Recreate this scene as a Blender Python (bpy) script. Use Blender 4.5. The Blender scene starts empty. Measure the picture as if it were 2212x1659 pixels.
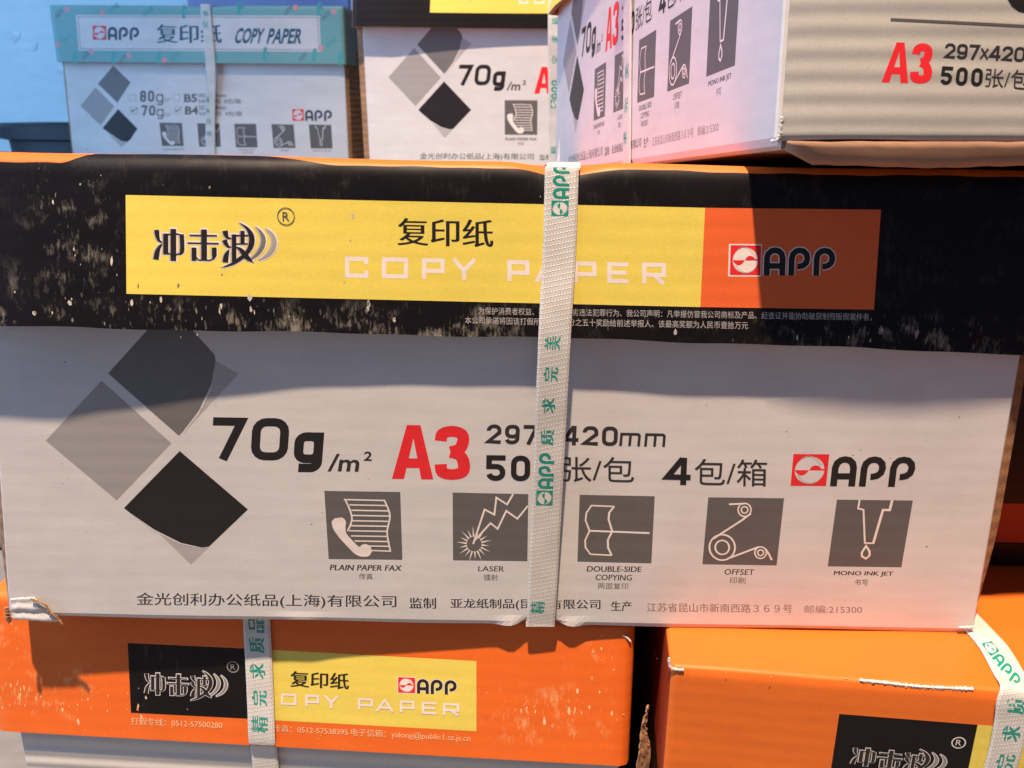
import bpy, bmesh, math, random
from mathutils import Vector, Matrix
from mathutils.bvhtree import BVHTree
SC = bpy.context.scene
COL = SC.collection
R = math.radians

# ------------------------------------------------------------------ camera
cam = bpy.data.cameras.new('camera'); camo = bpy.data.objects.new('camera', cam); COL.objects.link(camo)
rt = Vector((0.9999, 0.0131, 0.0110)).normalized(); fw = Vector((-0.0092, 0.9532, -0.3023)).normalized()
up = rt.cross(fw).normalized(); rt = fw.cross(up).normalized()
M = Matrix((rt, up, -fw)).transposed().to_4x4(); M.translation = Vector((0.0116, -0.3354, 0.2212))
camo.matrix_world = M
cam.sensor_width = 36; cam.lens = 36*1850/2212; cam.clip_start = 0.01; cam.clip_end = 50
cam.dof.use_dof = True; cam.dof.focus_distance = 0.365; cam.dof.aperture_fstop = 22
SC.camera = camo

# ------------------------------------------------------------------ light: one warm bulb above, cold daylight from a doorway at the left
w = bpy.data.worlds.new('World'); SC.world = w; w.use_nodes = True
bg = w.node_tree.nodes['Background']; bg.inputs[0].default_value = (0.36, 0.46, 0.90, 1); bg.inputs[1].default_value = 0.155
def aim(o, tgt):
    d = Vector(tgt)-o.location; o.rotation_euler = d.to_track_quat('-Z', 'Y').to_euler()
l = bpy.data.lights.new('bulb', 'SPOT'); l.energy = 1080; l.color = (1.0, 0.755, 0.54); l.shadow_soft_size = 0.045
l.spot_size = R(37); l.spot_blend = 0.75
lo = bpy.data.objects.new('bulb', l); COL.objects.link(lo); lo.location = (-0.20, -0.86, 3.1); aim(lo, (0.02, -0.02, 0.1))
l = bpy.data.lights.new('doorway_daylight', 'AREA'); l.shape = 'RECTANGLE'; l.size = 1.2; l.size_y = 1.8; l.energy = 38; l.color = (0.30, 0.58, 1.0)
lo = bpy.data.objects.new('doorway_daylight', l); COL.objects.link(lo); lo.location = (-1.6, -0.05, 0.85); aim(lo, (-0.45, 1.1, 0.25))
SC.view_settings.view_transform = 'Standard'; SC.view_settings.look = 'None'
SC.view_settings.exposure = -0.06; SC.view_settings.gamma = 1; SC.view_settings.use_curve_mapping = False
SC.cycles.max_bounces = 8; SC.cycles.diffuse_bounces = 5

import math
# ---- surfaces that carry print: each maps (x across, s up) in metres to a point in the carton's own frame, plus an outward lift
def _add(p,*tv):
    p=list(p)
    for t,v in tv:
        p[0]+=t*v[0];p[1]+=t*v[1];p[2]+=t*v[2]
    return p
# long-side front of the carton body (frame: x right, y into the carton, z up)
def s_body(x,s,h=0.0): return [x,-h,s]
# long-side front of the telescope lid: flares out at its foot, drawn in a little where the strap crosses
LID_O=(0.0053,-0.0146,0.1386); LID_A=(0.9999,-0.0108,-0.0065); LID_U=(0.0086,0.2126,0.9771); LID_N=(0.0091,0.9771,-0.2127)
LID_H=0.0625; STRAP_X=0.0145
def lid_bow(x,s):
    t=max(0.0,1-((x-STRAP_X)/0.2)**2) if x<STRAP_X else 1+0.36*((x-STRAP_X)/0.186)**2
    return 0.0082*t*max(0.0,1-s/LID_H)
def s_lid(x,s,h=0.0): return _add(LID_O,(x,LID_A),(s,LID_U),(lid_bow(x,s)-h,LID_N))
# short-side lid of the lower orange carton (world frame)
A_O=(0.0644,0.0037,-0.0668); A_A=(0.9987,-0.0515,-0.0011); A_U=(0.0082,0.1385,0.9903); A_N=(0.0509,0.989,-0.1388)
def s_alid(x,s,h=0.0): return _add(A_O,(0.0091+0.0,(0,0,0)),(x,A_A),(s,A_U),(-h-0.0093,A_N))
B_O=(0.0763,-0.0274,-0.0665); B_A=(0.9955,-0.0944,0.0); B_N=(0.0944,0.9955,0.0)
def s_blid(x,s,h=0.0): return _add(B_O,(x,B_A),(s,(0,0,1)),(-h,B_N))
def s_btop(x,s,h=0.0): return [x,s,h]
E_O=(-0.5863,0.8335,0.160); E_A=(0.9984,-0.0569,0.0); E_N=(0.0569,0.9984,0.0)
def s_ebody(x,s,h=0.0): return _add(E_O,(x,E_A),(s,(0,0,1)),(-h,E_N))
def s_elid(x,s,h=0.0): return _add(E_O,(x,E_A),(s,(0,0,1)),(-h-0.008,E_N))
# short side of the tilted carton on top
C_O=(0.0991,-0.0296,0.2120); C_A=(0.9906,0.1365,-0.0033); C_U=(-0.0089,0.0891,0.9960); C_N=(-0.1362,0.9866,-0.0895)
def s_cfront(x,s,h=0.0): return _add(C_O,(x,C_A),(s,C_U),(-h-0.016*math.sin(math.pi*min(1,max(0,x/0.30))),C_N))
def s_strap(x,s,h=0.0):     # the strap hangs free between the lid's foot and the carton's foot
    t=(s-0.0047)/0.1335
    return [x,-0.0013-0.0068*t-h,s]
D_O=(0.0643,0.5471,0.1675); D_A=(0.992,-0.1262,0.0051); D_N=(0.1259,0.9911,0.0422); D_U=(-0.0104,-0.0412,0.9991)
def s_dbody(x,s,h=0.0): return _add(D_O,(x,D_A),(s,D_U),(-h,D_N))
Q_O=(0.0685,0.1918,0.1902); Q_A=(0.1362,-0.9866,0.0895); Q_N=(0.9906,0.1365,-0.0033); Q_U=(-0.0089,0.0891,0.9960)
def s_cbody(x,s,h=0.0): return _add(Q_O,(x,Q_A),(s,Q_U),(-h,Q_N))
def s_rear(x,s,h=0.0): return [x,0.40-h,s]
def s_abody(x,s,h=0.0): return _add((0.0646,-0.0022,-0.2100),(x,A_A),(s,(0,0,1)),(-h,(0.0515,0.9987,0)))
def s_bbody(x,s,h=0.0): return _add((0.0763+0.0015,-0.0274+0.006,-0.2100),(x,B_A),(s,(0,0,1)),(-h,B_N))
FACES=dict(strap=s_strap,dbody=s_dbody,cbody=s_cbody,rear=s_rear,abody=s_abody,bbody=s_bbody,body=s_body,lid=s_lid,alid=s_alid,blid=s_blid,btop=s_btop,ebody=s_ebody,elid=s_elid,cfront=s_cfront)


# ------------------------------------------------------------------ materials
def mat(name, col, rough=0.5, var=0.06, flute=0.0, spec=0.4, wear=0.0, grain=0.016, region=None, wear_col=(0.50, 0.45, 0.36, 1)):
    m = bpy.data.materials.new(name); m.use_nodes = True
    nt = m.node_tree; N = nt.nodes; L = nt.links; b = N['Principled BSDF']
    b.inputs['Roughness'].default_value = rough; b.inputs['Specular IOR Level'].default_value = spec
    tc = N.new('ShaderNodeTexCoord')
    mp = N.new('ShaderNodeMapping'); mp.inputs['Scale'].default_value = (9, 9, 30); L.new(tc.outputs['Object'], mp.inputs[0])
    n1 = N.new('ShaderNodeTexNoise'); n1.inputs['Scale'].default_value = 2.2; n1.inputs['Detail'].default_value = 8; n1.inputs['Roughness'].default_value = 0.65
    L.new(mp.outputs[0], n1.inputs['Vector'])
    n2 = N.new('ShaderNodeTexNoise'); n2.inputs['Scale'].default_value = 1500; n2.inputs['Detail'].default_value = 1
    L.new(tc.outputs['Object'], n2.inputs['Vector'])
    mr = N.new('ShaderNodeMapRange'); mr.inputs['From Min'].default_value = 0.3; mr.inputs['From Max'].default_value = 0.7
    mr.inputs['To Min'].default_value = 1-var; mr.inputs['To Max'].default_value = 1+var; L.new(n1.outputs['Fac'], mr.inputs['Value'])
    mr2 = N.new('ShaderNodeMapRange'); mr2.inputs['From Min'].default_value = 0.3; mr2.inputs['From Max'].default_value = 0.7
    mr2.inputs['To Min'].default_value = 1-grain*3; mr2.inputs['To Max'].default_value = 1+grain*3; L.new(n2.outputs['Fac'], mr2.inputs['Value'])
    mu = N.new('ShaderNodeMath'); mu.operation = 'MULTIPLY'; L.new(mr.outputs[0], mu.inputs[0]); L.new(mr2.outputs[0], mu.inputs[1])
    vm = N.new('ShaderNodeVectorMath'); vm.operation = 'SCALE'; vm.inputs[0].default_value = col[:3]; L.new(mu.outputs[0], vm.inputs['Scale'])
    out = vm.outputs[0]
    if wear > 0:      # rubbed spots where the print has lifted
        mp2 = N.new('ShaderNodeMapping'); mp2.inputs['Scale'].default_value = (260, 60, 90); L.new(tc.outputs['Object'], mp2.inputs[0])
        n3 = N.new('ShaderNodeTexNoise'); n3.inputs['Scale'].default_value = 1; n3.inputs['Detail'].default_value = 6; n3.inputs['Roughness'].default_value = 0.7; L.new(mp2.outputs[0], n3.inputs['Vector'])
        n4 = N.new('ShaderNodeTexNoise'); n4.inputs['Scale'].default_value = 14; n4.inputs['Detail'].default_value = 2; L.new(tc.outputs['Object'], n4.inputs['Vector'])
        mm = N.new('ShaderNodeMath'); mm.operation = 'MULTIPLY'; L.new(n3.outputs['Fac'], mm.inputs[0]); L.new(n4.outputs['Fac'], mm.inputs[1])
        rr = N.new('ShaderNodeMapRange'); rr.inputs['From Min'].default_value = 0.345; rr.inputs['From Max'].default_value = 0.43; rr.inputs['To Max'].default_value = wear; L.new(mm.outputs[0], rr.inputs['Value'])
        if region:      # rubbed only where this lid was handled: soft-edged boxes (x0, x1, z0, z1, strength)
            mp2.inputs['Scale'].default_value = (760, 150, 210); n3.inputs['Detail'].default_value = 9; n3.inputs['Roughness'].default_value = 0.75
            n4.inputs['Scale'].default_value = 110; n4.inputs['Detail'].default_value = 4
            rr.inputs['From Min'].default_value = 0.275; rr.inputs['From Max'].default_value = 0.40
            sx = N.new('ShaderNodeSeparateXYZ'); L.new(tc.outputs['Object'], sx.inputs[0])
            def band(sock, a, c):
                q = N.new('ShaderNodeMapRange'); q.interpolation_type = 'SMOOTHSTEP'; q.inputs['From Min'].default_value = a; q.inputs['From Max'].default_value = c; L.new(sock, q.inputs['Value']); return q.outputs[0]
            def op(k, a, c):
                q = N.new('ShaderNodeMath'); q.operation = k; q.use_clamp = True
                for i, v in enumerate((a, c)):
                    if isinstance(v, float): q.inputs[i].default_value = v
                    else: L.new(v, q.inputs[i])
                return q.outputs[0]
            msk = None
            for xa, xb, za, zb, st, ex, ez in region:
                k = op('MULTIPLY', op('MULTIPLY', band(sx.outputs['X'], xa-ex, xa+ex), band(sx.outputs['X'], xb+ex, xb-ex)), op('MULTIPLY', band(sx.outputs['Z'], za-ez, za+ez), band(sx.outputs['Z'], zb+ez, zb-ez)))
                k = op('MULTIPLY', k, float(st)); msk = k if msk is None else op('MAXIMUM', msk, k)
            fac = op('MULTIPLY', rr.outputs[0], msk)
        else: fac = rr.outputs[0]
        mx = N.new('ShaderNodeMix'); mx.data_type = 'RGBA'; L.new(fac, mx.inputs['Factor']); L.new(out, mx.inputs[6]); mx.inputs[7].default_value = wear_col
        out = mx.outputs[2]
    L.new(out, b.inputs['Base Color'])
    # board: horizontal flutes telegraphing through the liner, plus fine fibre
    wv = N.new('ShaderNodeTexWave'); wv.wave_type = 'BANDS'; wv.bands_direction = 'Z'; wv.inputs['Scale'].default_value = 1/0.0072*2*math.pi/20*1.0
    wv.inputs['Distortion'].default_value = 0.7; wv.inputs['Detail'].default_value = 1.5; wv.inputs['Detail Scale'].default_value = 0.3
    L.new(tc.outputs['Object'], wv.inputs['Vector'])
    ad = N.new('ShaderNodeMath'); ad.operation = 'MULTIPLY_ADD'; L.new(wv.outputs['Fac'], ad.inputs[0]); ad.inputs[1].default_value = flute
    ns = N.new('ShaderNodeMath'); ns.operation = 'MULTIPLY'; L.new(n1.outputs['Fac'], ns.inputs[0]); ns.inputs[1].default_value = 0.35; L.new(ns.outputs[0], ad.inputs[2])
    mpw = N.new('ShaderNodeMapping'); mpw.inputs['Scale'].default_value = (22, 22, 9); L.new(tc.outputs['Object'], mpw.inputs[0])
    nw = N.new('ShaderNodeTexNoise'); nw.inputs['Scale'].default_value = 1; nw.inputs['Detail'].default_value = 3; L.new(mpw.outputs[0], nw.inputs['Vector'])
    aw = N.new('ShaderNodeMath'); aw.operation = 'MULTIPLY_ADD'; L.new(nw.outputs['Fac'], aw.inputs[0]); aw.inputs[1].default_value = 3.2; L.new(ad.outputs[0], aw.inputs[2])
    bp = N.new('ShaderNodeBump'); bp.inputs['Strength'].default_value = 0.5; bp.inputs['Distance'].default_value = 0.0006; L.new(aw.outputs[0], bp.inputs['Height'])
    L.new(bp.outputs[0], b.inputs['Normal'])
    return m
MT = dict(
    white=mat('white_coated_board', (0.62, 0.60, 0.585), 0.5, 0.075, 0.05),
    fluted=mat('white_fluted_board', (0.60, 0.58, 0.54), 0.5, 0.05, 1.4),
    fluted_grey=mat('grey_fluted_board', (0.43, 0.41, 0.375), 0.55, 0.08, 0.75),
    kraft_edge=mat('brown_board_edge', (0.36, 0.20, 0.125), 0.8, 0.2, 0.2, 0.2),
    kraft=mat('raw_kraft_board', (0.30, 0.165, 0.085), 0.8, 0.25, 0.6, 0.2, 0, 0.1),
    black=mat('black_print', (0.006, 0.0045, 0.0055), 0.45, 0.3, 0.12, 0.22, 0.06),
    black_worn=mat('rubbed_black_print', (0.006, 0.0045, 0.0055), 0.45, 0.3, 0.12, 0.22, 0.50, region=[(-0.25, 0.01, 0.12, 0.147, 1, .03, .006), (-0.176, -0.150, 0.150, 0.195, .75, .012, .01), (-0.30, -0.17, 0.135, 0.16, .5, .02, .01), (0.115, 0.20, 0.12, 0.1455, 0.9, .03, .005), (-0.3, 0.3, 0.1, 0.3, .06, .01, .01)]),
    orange=mat('orange_print', (0.76, 0.16, 0.018), 0.45, 0.06, 0.12, 0.35),
    orange_worn=mat('worn_orange_print', (0.76, 0.138, 0.015), 0.45, 0.06, 0.12, 0.35, 0.8, region=[(-0.17, -0.105, 0.150, 0.176, .8, .02, .006), (-0.22, -0.138, 0.15, 0.20, .6, .008, .008), (0.085, 0.137, 0.150, 0.176, .85, .012, .006), (0.122, 0.142, 0.17, 0.20, .5, .008, .008), (-.3, .3, 0, .3, .05, .01, .01)], wear_col=(0.85, 0.42, 0.18, 1)),
    orange_panel=mat('orange_panel_print', (0.78, 0.13, 0.032), 0.45, 0.05, 0.15, 0.35),
    yellow=mat('yellow_print', (0.76, 0.61, 0.105), 0.45, 0.04, 0.1, 0.35),
    pale=mat('pale_pink_white_print', (0.80, 0.71, 0.66), 0.5, 0.04, 0.12),
    ink=mat('dark_grey_ink', (0.030, 0.026, 0.030), 0.45, 0.1, 0.12),
    inkthin=mat('thin_grey_ink', (0.10, 0.088, 0.085), 0.5, 0.1, 0.12),
    inkpale=mat('pale_grey_ink', (0.24, 0.20, 0.19), 0.5, 0.1, 0.12),
    red=mat('red_ink', (0.76, 0.022, 0.028), 0.45, 0.04, 0.12),
    grey=mat('mid_grey_ink', (0.115, 0.107, 0.104), 0.5, 0.06, 0.12),
    g1=mat('light_grey_ink', (0.33, 0.31, 0.30), 0.5, 0.05, 0.12),
    g2=mat('medium_grey_ink', (0.155, 0.148, 0.145), 0.5, 0.05, 0.12),
    g3=mat('pale_shade_ink', (0.42, 0.39, 0.375), 0.5, 0.05, 0.12),
    gd=mat('charcoal_ink', (0.015, 0.0125, 0.014), 0.45, 0.15, 0.12),
    silver=mat('silver_ink', (0.66, 0.64, 0.61), 0.45, 0.08, 0.12),
    silver2=mat('dull_silver_ink', (0.24, 0.23, 0.23), 0.45, 0.1, 0.12),
    fleck=mat('lifted_print_fleck', (0.52, 0.47, 0.38), 0.8, 0.2),
    fleck2=mat('rubbed_print_fleck', (0.17, 0.155, 0.13), 0.8, 0.2),
    fleck3=mat('faint_rub', (0.055, 0.05, 0.045), 0.8, 0.2),
    cream=mat('cream_ink', (0.85, 0.52, 0.28), 0.5, 0.05),
    oflick=mat('rubbed_orange_fleck', (0.80, 0.27, 0.09), 0.7, 0.2),
    tealink=mat('teal_ink', (0.010, 0.28, 0.22), 0.5, 0.15),
    mint=mat('mint_paper', (0.17, 0.37, 0.355), 0.5, 0.05, 0.0),
    mintdark=mat('teal_pattern_ink', (0.07, 0.36, 0.34), 0.5, 0.05),
    pink=mat('pink_pattern_ink', (0.75, 0.28, 0.30), 0.5, 0.05),
    pgrey=mat('grey_pattern_ink', (0.13, 0.20, 0.22), 0.5, 0.05),
    navy=mat('dark_teal_ink', (0.012, 0.085, 0.13), 0.45, 0.05),
    navyl=mat('navy_ink', (0.03, 0.045, 0.085), 0.45, 0.05),
    wall=mat('pale_blue_wall_paint', (0.76, 0.92, 0.95), 0.8, 0.05),
    smudge=mat('wall_smudge', (0.69, 0.85, 0.89), 0.8, 0.3),
    floor=mat('concrete', (0.20, 0.19, 0.18), 0.9, 0.2),
    tub=mat('slate_plastic', (0.040, 0.043, 0.050), 0.5, 0.08),
    lav=mat('lavender_shaded_board', (0.30, 0.31, 0.52), 0.6, 0.05),  # lavender holds the shade on this carton's visible side
    shaded_orange=mat('shaded_orange_print', (0.30, 0.03, 0.006), 0.5, 0.15),  # orange print darkened, its shade put into the colour
)
def strap_mat():
    m = bpy.data.materials.new('woven_white_strap'); m.use_nodes = True
    nt = m.node_tree; N = nt.nodes; L = nt.links; b = N['Principled BSDF']; b.inputs['Roughness'].default_value = 0.42
    uv = N.new('ShaderNodeUVMap'); uv.uv_map = 'UVMap'
    mp = N.new('ShaderNodeMapping'); mp.inputs['Scale'].default_value = (640, 640, 1); mp.inputs['Rotation'].default_value = (0, 0, 0.22); L.new(uv.outputs[0], mp.inputs[0])
    br = N.new('ShaderNodeTexBrick'); br.inputs['Scale'].default_value = 1; br.inputs['Mortar Size'].default_value = 0.14; br.inputs['Mortar Smooth'].default_value = 0.8
    br.inputs['Brick Width'].default_value = 0.75; br.inputs['Row Height'].default_value = 1.25; br.offset = 0.5
    L.new(mp.outputs[0], br.inputs['Vector'])
    ns = N.new('ShaderNodeTexNoise'); ns.inputs['Scale'].default_value = 60; ns.inputs['Detail'].default_value = 5; L.new(uv.outputs[0], ns.inputs['Vector'])
    cr = N.new('ShaderNodeMapRange'); cr.inputs['From Min'].default_value = 0.35; cr.inputs['From Max'].default_value = 0.7; cr.inputs['To Min'].default_value = 0.60; cr.inputs['To Max'].default_value = 0.73; L.new(ns.outputs['Fac'], cr.inputs['Value'])
    ml = N.new('ShaderNodeMapRange'); ml.inputs['To Min'].default_value = 1.0; ml.inputs['To Max'].default_value = 0.93; L.new(br.outputs['Fac'], ml.inputs['Value'])
    mm = N.new('ShaderNodeMath'); mm.operation = 'MULTIPLY'; L.new(cr.outputs[0], mm.inputs[0]); L.new(ml.outputs[0], mm.inputs[1])
    vm = N.new('ShaderNodeVectorMath'); vm.operation = 'SCALE'; vm.inputs[0].default_value = (1, 0.965, 0.90); L.new(mm.outputs[0], vm.inputs['Scale']); L.new(vm.outputs[0], b.inputs['Base Color'])
    iv = N.new('ShaderNodeMath'); iv.operation = 'SUBTRACT'; iv.inputs[0].default_value = 1; L.new(br.outputs['Fac'], iv.inputs[1])
    bp = N.new('ShaderNodeBump'); bp.inputs['Strength'].default_value = 0.45; bp.inputs['Distance'].default_value = 0.0004; L.new(iv.outputs[0], bp.inputs['Height']); L.new(bp.outputs[0], b.inputs['Normal'])
    return m
MT['strap'] = strap_mat()

# ------------------------------------------------------------------ object helpers
def link(name, me, parent=None):
    o = bpy.data.objects.new(name, me); COL.objects.link(o)
    if parent: o.parent = parent
    return o
def make(name, verts, faces, mats, mi, parent=None, smooth=False, off=(0, 0, 0), solid=0.0, uvs=None):
    me = bpy.data.meshes.new(name)
    me.from_pydata([(v[0]-off[0], v[1]-off[1], v[2]-off[2]) for v in verts], [], faces)
    for m in mats: me.materials.append(MT[m])
    for p, i in zip(me.polygons, mi): p.material_index = i
    if uvs:
        ul = me.uv_layers.new(name='UVMap')
        for lp in me.loops: ul.data[lp.index].uv = uvs[lp.vertex_index]
    if solid:
        bm = bmesh.new(); bm.from_mesh(me); bmesh.ops.recalc_face_normals(bm, faces=bm.faces)
        bmesh.ops.solidify(bm, geom=bm.faces[:], thickness=solid); bm.to_mesh(me); bm.free()
    if smooth:
        for p in me.polygons: p.use_smooth = True
    me.update()
    return link(name, me, parent)
def box(name, lo, hi, m, parent=None, bev=0.0, off=(0, 0, 0)):
    bm = bmesh.new(); bmesh.ops.create_cube(bm, size=1)
    for v in bm.verts: v.co = Vector([lo[i]+(v.co[i]+0.5)*(hi[i]-lo[i])-off[i] for i in range(3)])
    if bev: bmesh.ops.bevel(bm, geom=bm.edges[:], offset=bev, segments=3, affect='EDGES', profile=0.6)
    me = bpy.data.meshes.new(name); bm.to_mesh(me); bm.free(); me.materials.append(MT[m])
    return link(name, me, parent)
def thing(name, label, cat, M4=None, group=None):
    o = bpy.data.objects.new(name, None); COL.objects.link(o); o.empty_display_size = 0.05
    if M4 is not None: o.matrix_world = M4
    o['label'] = label; o['category'] = cat
    if group: o['group'] = group
    return o
def at(x, y, z): return Matrix.Translation((x, y, z))
def frame(O, a, n, u):
    m = Matrix((Vector(a), Vector(n), Vector(u))).transposed().to_4x4(); m.translation = Vector(O); return m

# ------------------------------------------------------------------ print helpers: 2-D art laid on a surface
def mm(q): return [(a/1000, b/1000) for a, b in q]
def bil(q, u, v):      # q = TL, TR, BR, BL ; u right, v down, both 0..1
    (ax, ay), (bx, by), (cx, cy), (dx, dy) = q
    return ((1-v)*((1-u)*ax+u*bx)+v*((1-u)*dx+u*cx), (1-v)*((1-u)*ay+u*by)+v*((1-u)*dy+u*cy))
def catmull(p, n):
    if n <= 1: return p
    out = []
    for i in range(len(p)-1):
        p0, p1, p2, p3 = p[max(i-1, 0)], p[i], p[i+1], p[min(i+2, len(p)-1)]
        for k in range(n):
            t = k/n
            out.append(tuple(0.5*(2*b+(c-a)*t+(2*a-5*b+4*c-d)*t*t+(3*b-a-3*c+d)*t**3) for a, b, c, d in zip(p0, p1, p2, p3)))
    out.append(tuple(p[-1])); return out
def stroke(pts, w, smooth=0, closed=False):
    """thick polyline -> list of quads; pts (x,y) or (x,y,width)"""
    p = [tuple(q) if len(q) == 3 else (q[0], q[1], w) for q in pts]
    if closed: p = p+[p[0]]
    p = catmull(p, smooth) if smooth else p
    L, Rr = [], []
    p = [q for i, q in enumerate(p) if i == 0 or math.hypot(q[0]-p[i-1][0], q[1]-p[i-1][1]) > 1e-7]
    n = len(p)
    for i in range(n):
        def dirn(a, b):
            dx, dy = b[0]-a[0], b[1]-a[1]; l = math.hypot(dx, dy) or 1e-9; return dx/l, dy/l
        if closed: d1 = dirn(p[(i-1) % (n-1)], p[i % (n-1)]); d2 = dirn(p[i % (n-1)], p[(i+1) % (n-1)])
        else:
            d1 = dirn(p[i-1], p[i]) if i else dirn(p[0], p[1]); d2 = dirn(p[i], p[i+1]) if i < n-1 else d1
        nx, ny = -(d1[1]+d2[1]), d1[0]+d2[0]; l = math.hypot(nx, ny) or 1e-9; nx /= l; ny /= l
        c = max(0.45, nx*-d1[1]+ny*d1[0]); h = p[i][2]/2/c
        L.append((p[i][0]+nx*h, p[i][1]+ny*h)); Rr.append((p[i][0]-nx*h, p[i][1]-ny*h))
    return [[L[i], L[i+1], Rr[i+1], Rr[i]] for i in range(n-1)]
def circ(cx, cy, rx, ry=None, n=28, a0=0, a1=360):
    ry = ry or rx
    return [(cx+rx*math.cos(R(a0+(a1-a0)*k/n)), cy+ry*math.sin(R(a0+(a1-a0)*k/n))) for k in range(n if abs(a1-a0) >= 360 else n+1)]
TXT = {}
def text2d(body, bold=0.0):
    k = (body, bold)
    if k not in TXT:
        c = bpy.data.curves.new('t', 'FONT'); c.body = body; c.size = 1; c.offset = bold; c.resolution_u = 3; c.fill_mode = 'FRONT'
        o = bpy.data.objects.new('t', c); COL.objects.link(o)
        dg = bpy.context.evaluated_depsgraph_get(); me = bpy.data.meshes.new_from_object(o.evaluated_get(dg))
        V = [(v.co.x, v.co.y) for v in me.vertices]; F = [list(p.vertices) for p in me.polygons]
        bpy.data.objects.remove(o); bpy.data.curves.remove(c); bpy.data.meshes.remove(me)
        x0 = min(v[0] for v in V); x1 = max(v[0] for v in V); y0 = min(v[1] for v in V); y1 = max(v[1] for v in V)
        TXT[k] = ([((v[0]-x0)/(x1-x0), (y1-v[1])/(y1-y0)) for v in V], F)
    return TXT[k]
LS = 0.3      # ink lift scale
class Print:
    def __init__(self, face, lift=0.00006, inc=3e-7):
        self.hh = []; self.f = FACES[face]; self.h = lift*LS if lift < 0.0005 else lift; self.inc = inc; self.v = []; self.F = []; self.mi = []; self.m = []
    def _m(self, m):
        if m not in self.m: self.m.append(m)
        return self.m.index(m)
    def poly(self, pts, m, lift=0.0):
        self.h += self.inc
        b = len(self.v); self.v += [self.f(x, s, self.h+lift) for x, s in pts]; self.hh += [self.h+lift]*len(pts)
        self.F.append(list(range(b, b+len(pts)))); self.mi.append(self._m(m))
    def art(self, polys, m, q, W=1.0, H=1.0, lift=0.0, x0=0.0, y0=0.0):
        for p in polys: self.poly([bil(q, (x-x0)/W, (y-y0)/H) for x, y in p], m, lift)
    def grid(self, q, m, nx=24, ny=8, lift=0.0):
        b = len(self.v)
        for j in range(ny+1):
            for i in range(nx+1): x, s = bil(q, i/nx, j/ny); self.v.append(self.f(x, s, self.h+lift))
        for j in range(ny):
            for i in range(nx):
                a = b+j*(nx+1)+i; self.F.append([a, a+1, a+nx+2, a+nx+1]); self.mi.append(self._m(m))
    def text(self, body, m, q, bold=0.0, lift=0.0):
        cjk = any(ord(c) > 0x2e00 for c in body); sh = [0.0]
        if cjk and bold: d = bold*1.6/max(1, len(body)); sh = [-d, d]
        if bold < 0: sh = [bold, -bold]
        V, F = text2d(body, 0.0 if cjk or bold < 0 else bold)
        for d in sh:
            self.h += self.inc; b = len(self.v)
            for u, v in V: x, s = bil(q, u+d, v); self.v.append(self.f(x, s, self.h+lift)); self.hh.append(self.h+lift)
            for f in F: self.F.append([b+i for i in f]); self.mi.append(self._m(m))
    def build(self, name, parent, off=(0, 0, 0), snap=False):
        if not self.v: return None
        v, F, m, mi = self.v, self.F, self.m, self.mi; self.v, self.F, self.m, self.mi = [], [], [], []
        hh, self.hh = self.hh, []
        if snap:      # settle the ink onto the band it is printed on
            me = parent.data; tree = BVHTree.FromPolygons([p.co for p in me.vertices], [tuple(p.vertices) for p in me.polygons]); h0 = min(hh); o2 = Vector(off); w2 = []
            for p, h in zip(v, hh):
                c, nrm, _, _ = tree.find_nearest(Vector(p)-o2); w2.append(tuple(c+o2+(Vector(p)-o2-c).normalized()*(0.00002+(h-h0)*0.8)))
            v = w2
        return make(name, v, F, m, mi, parent, off=off)

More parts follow.
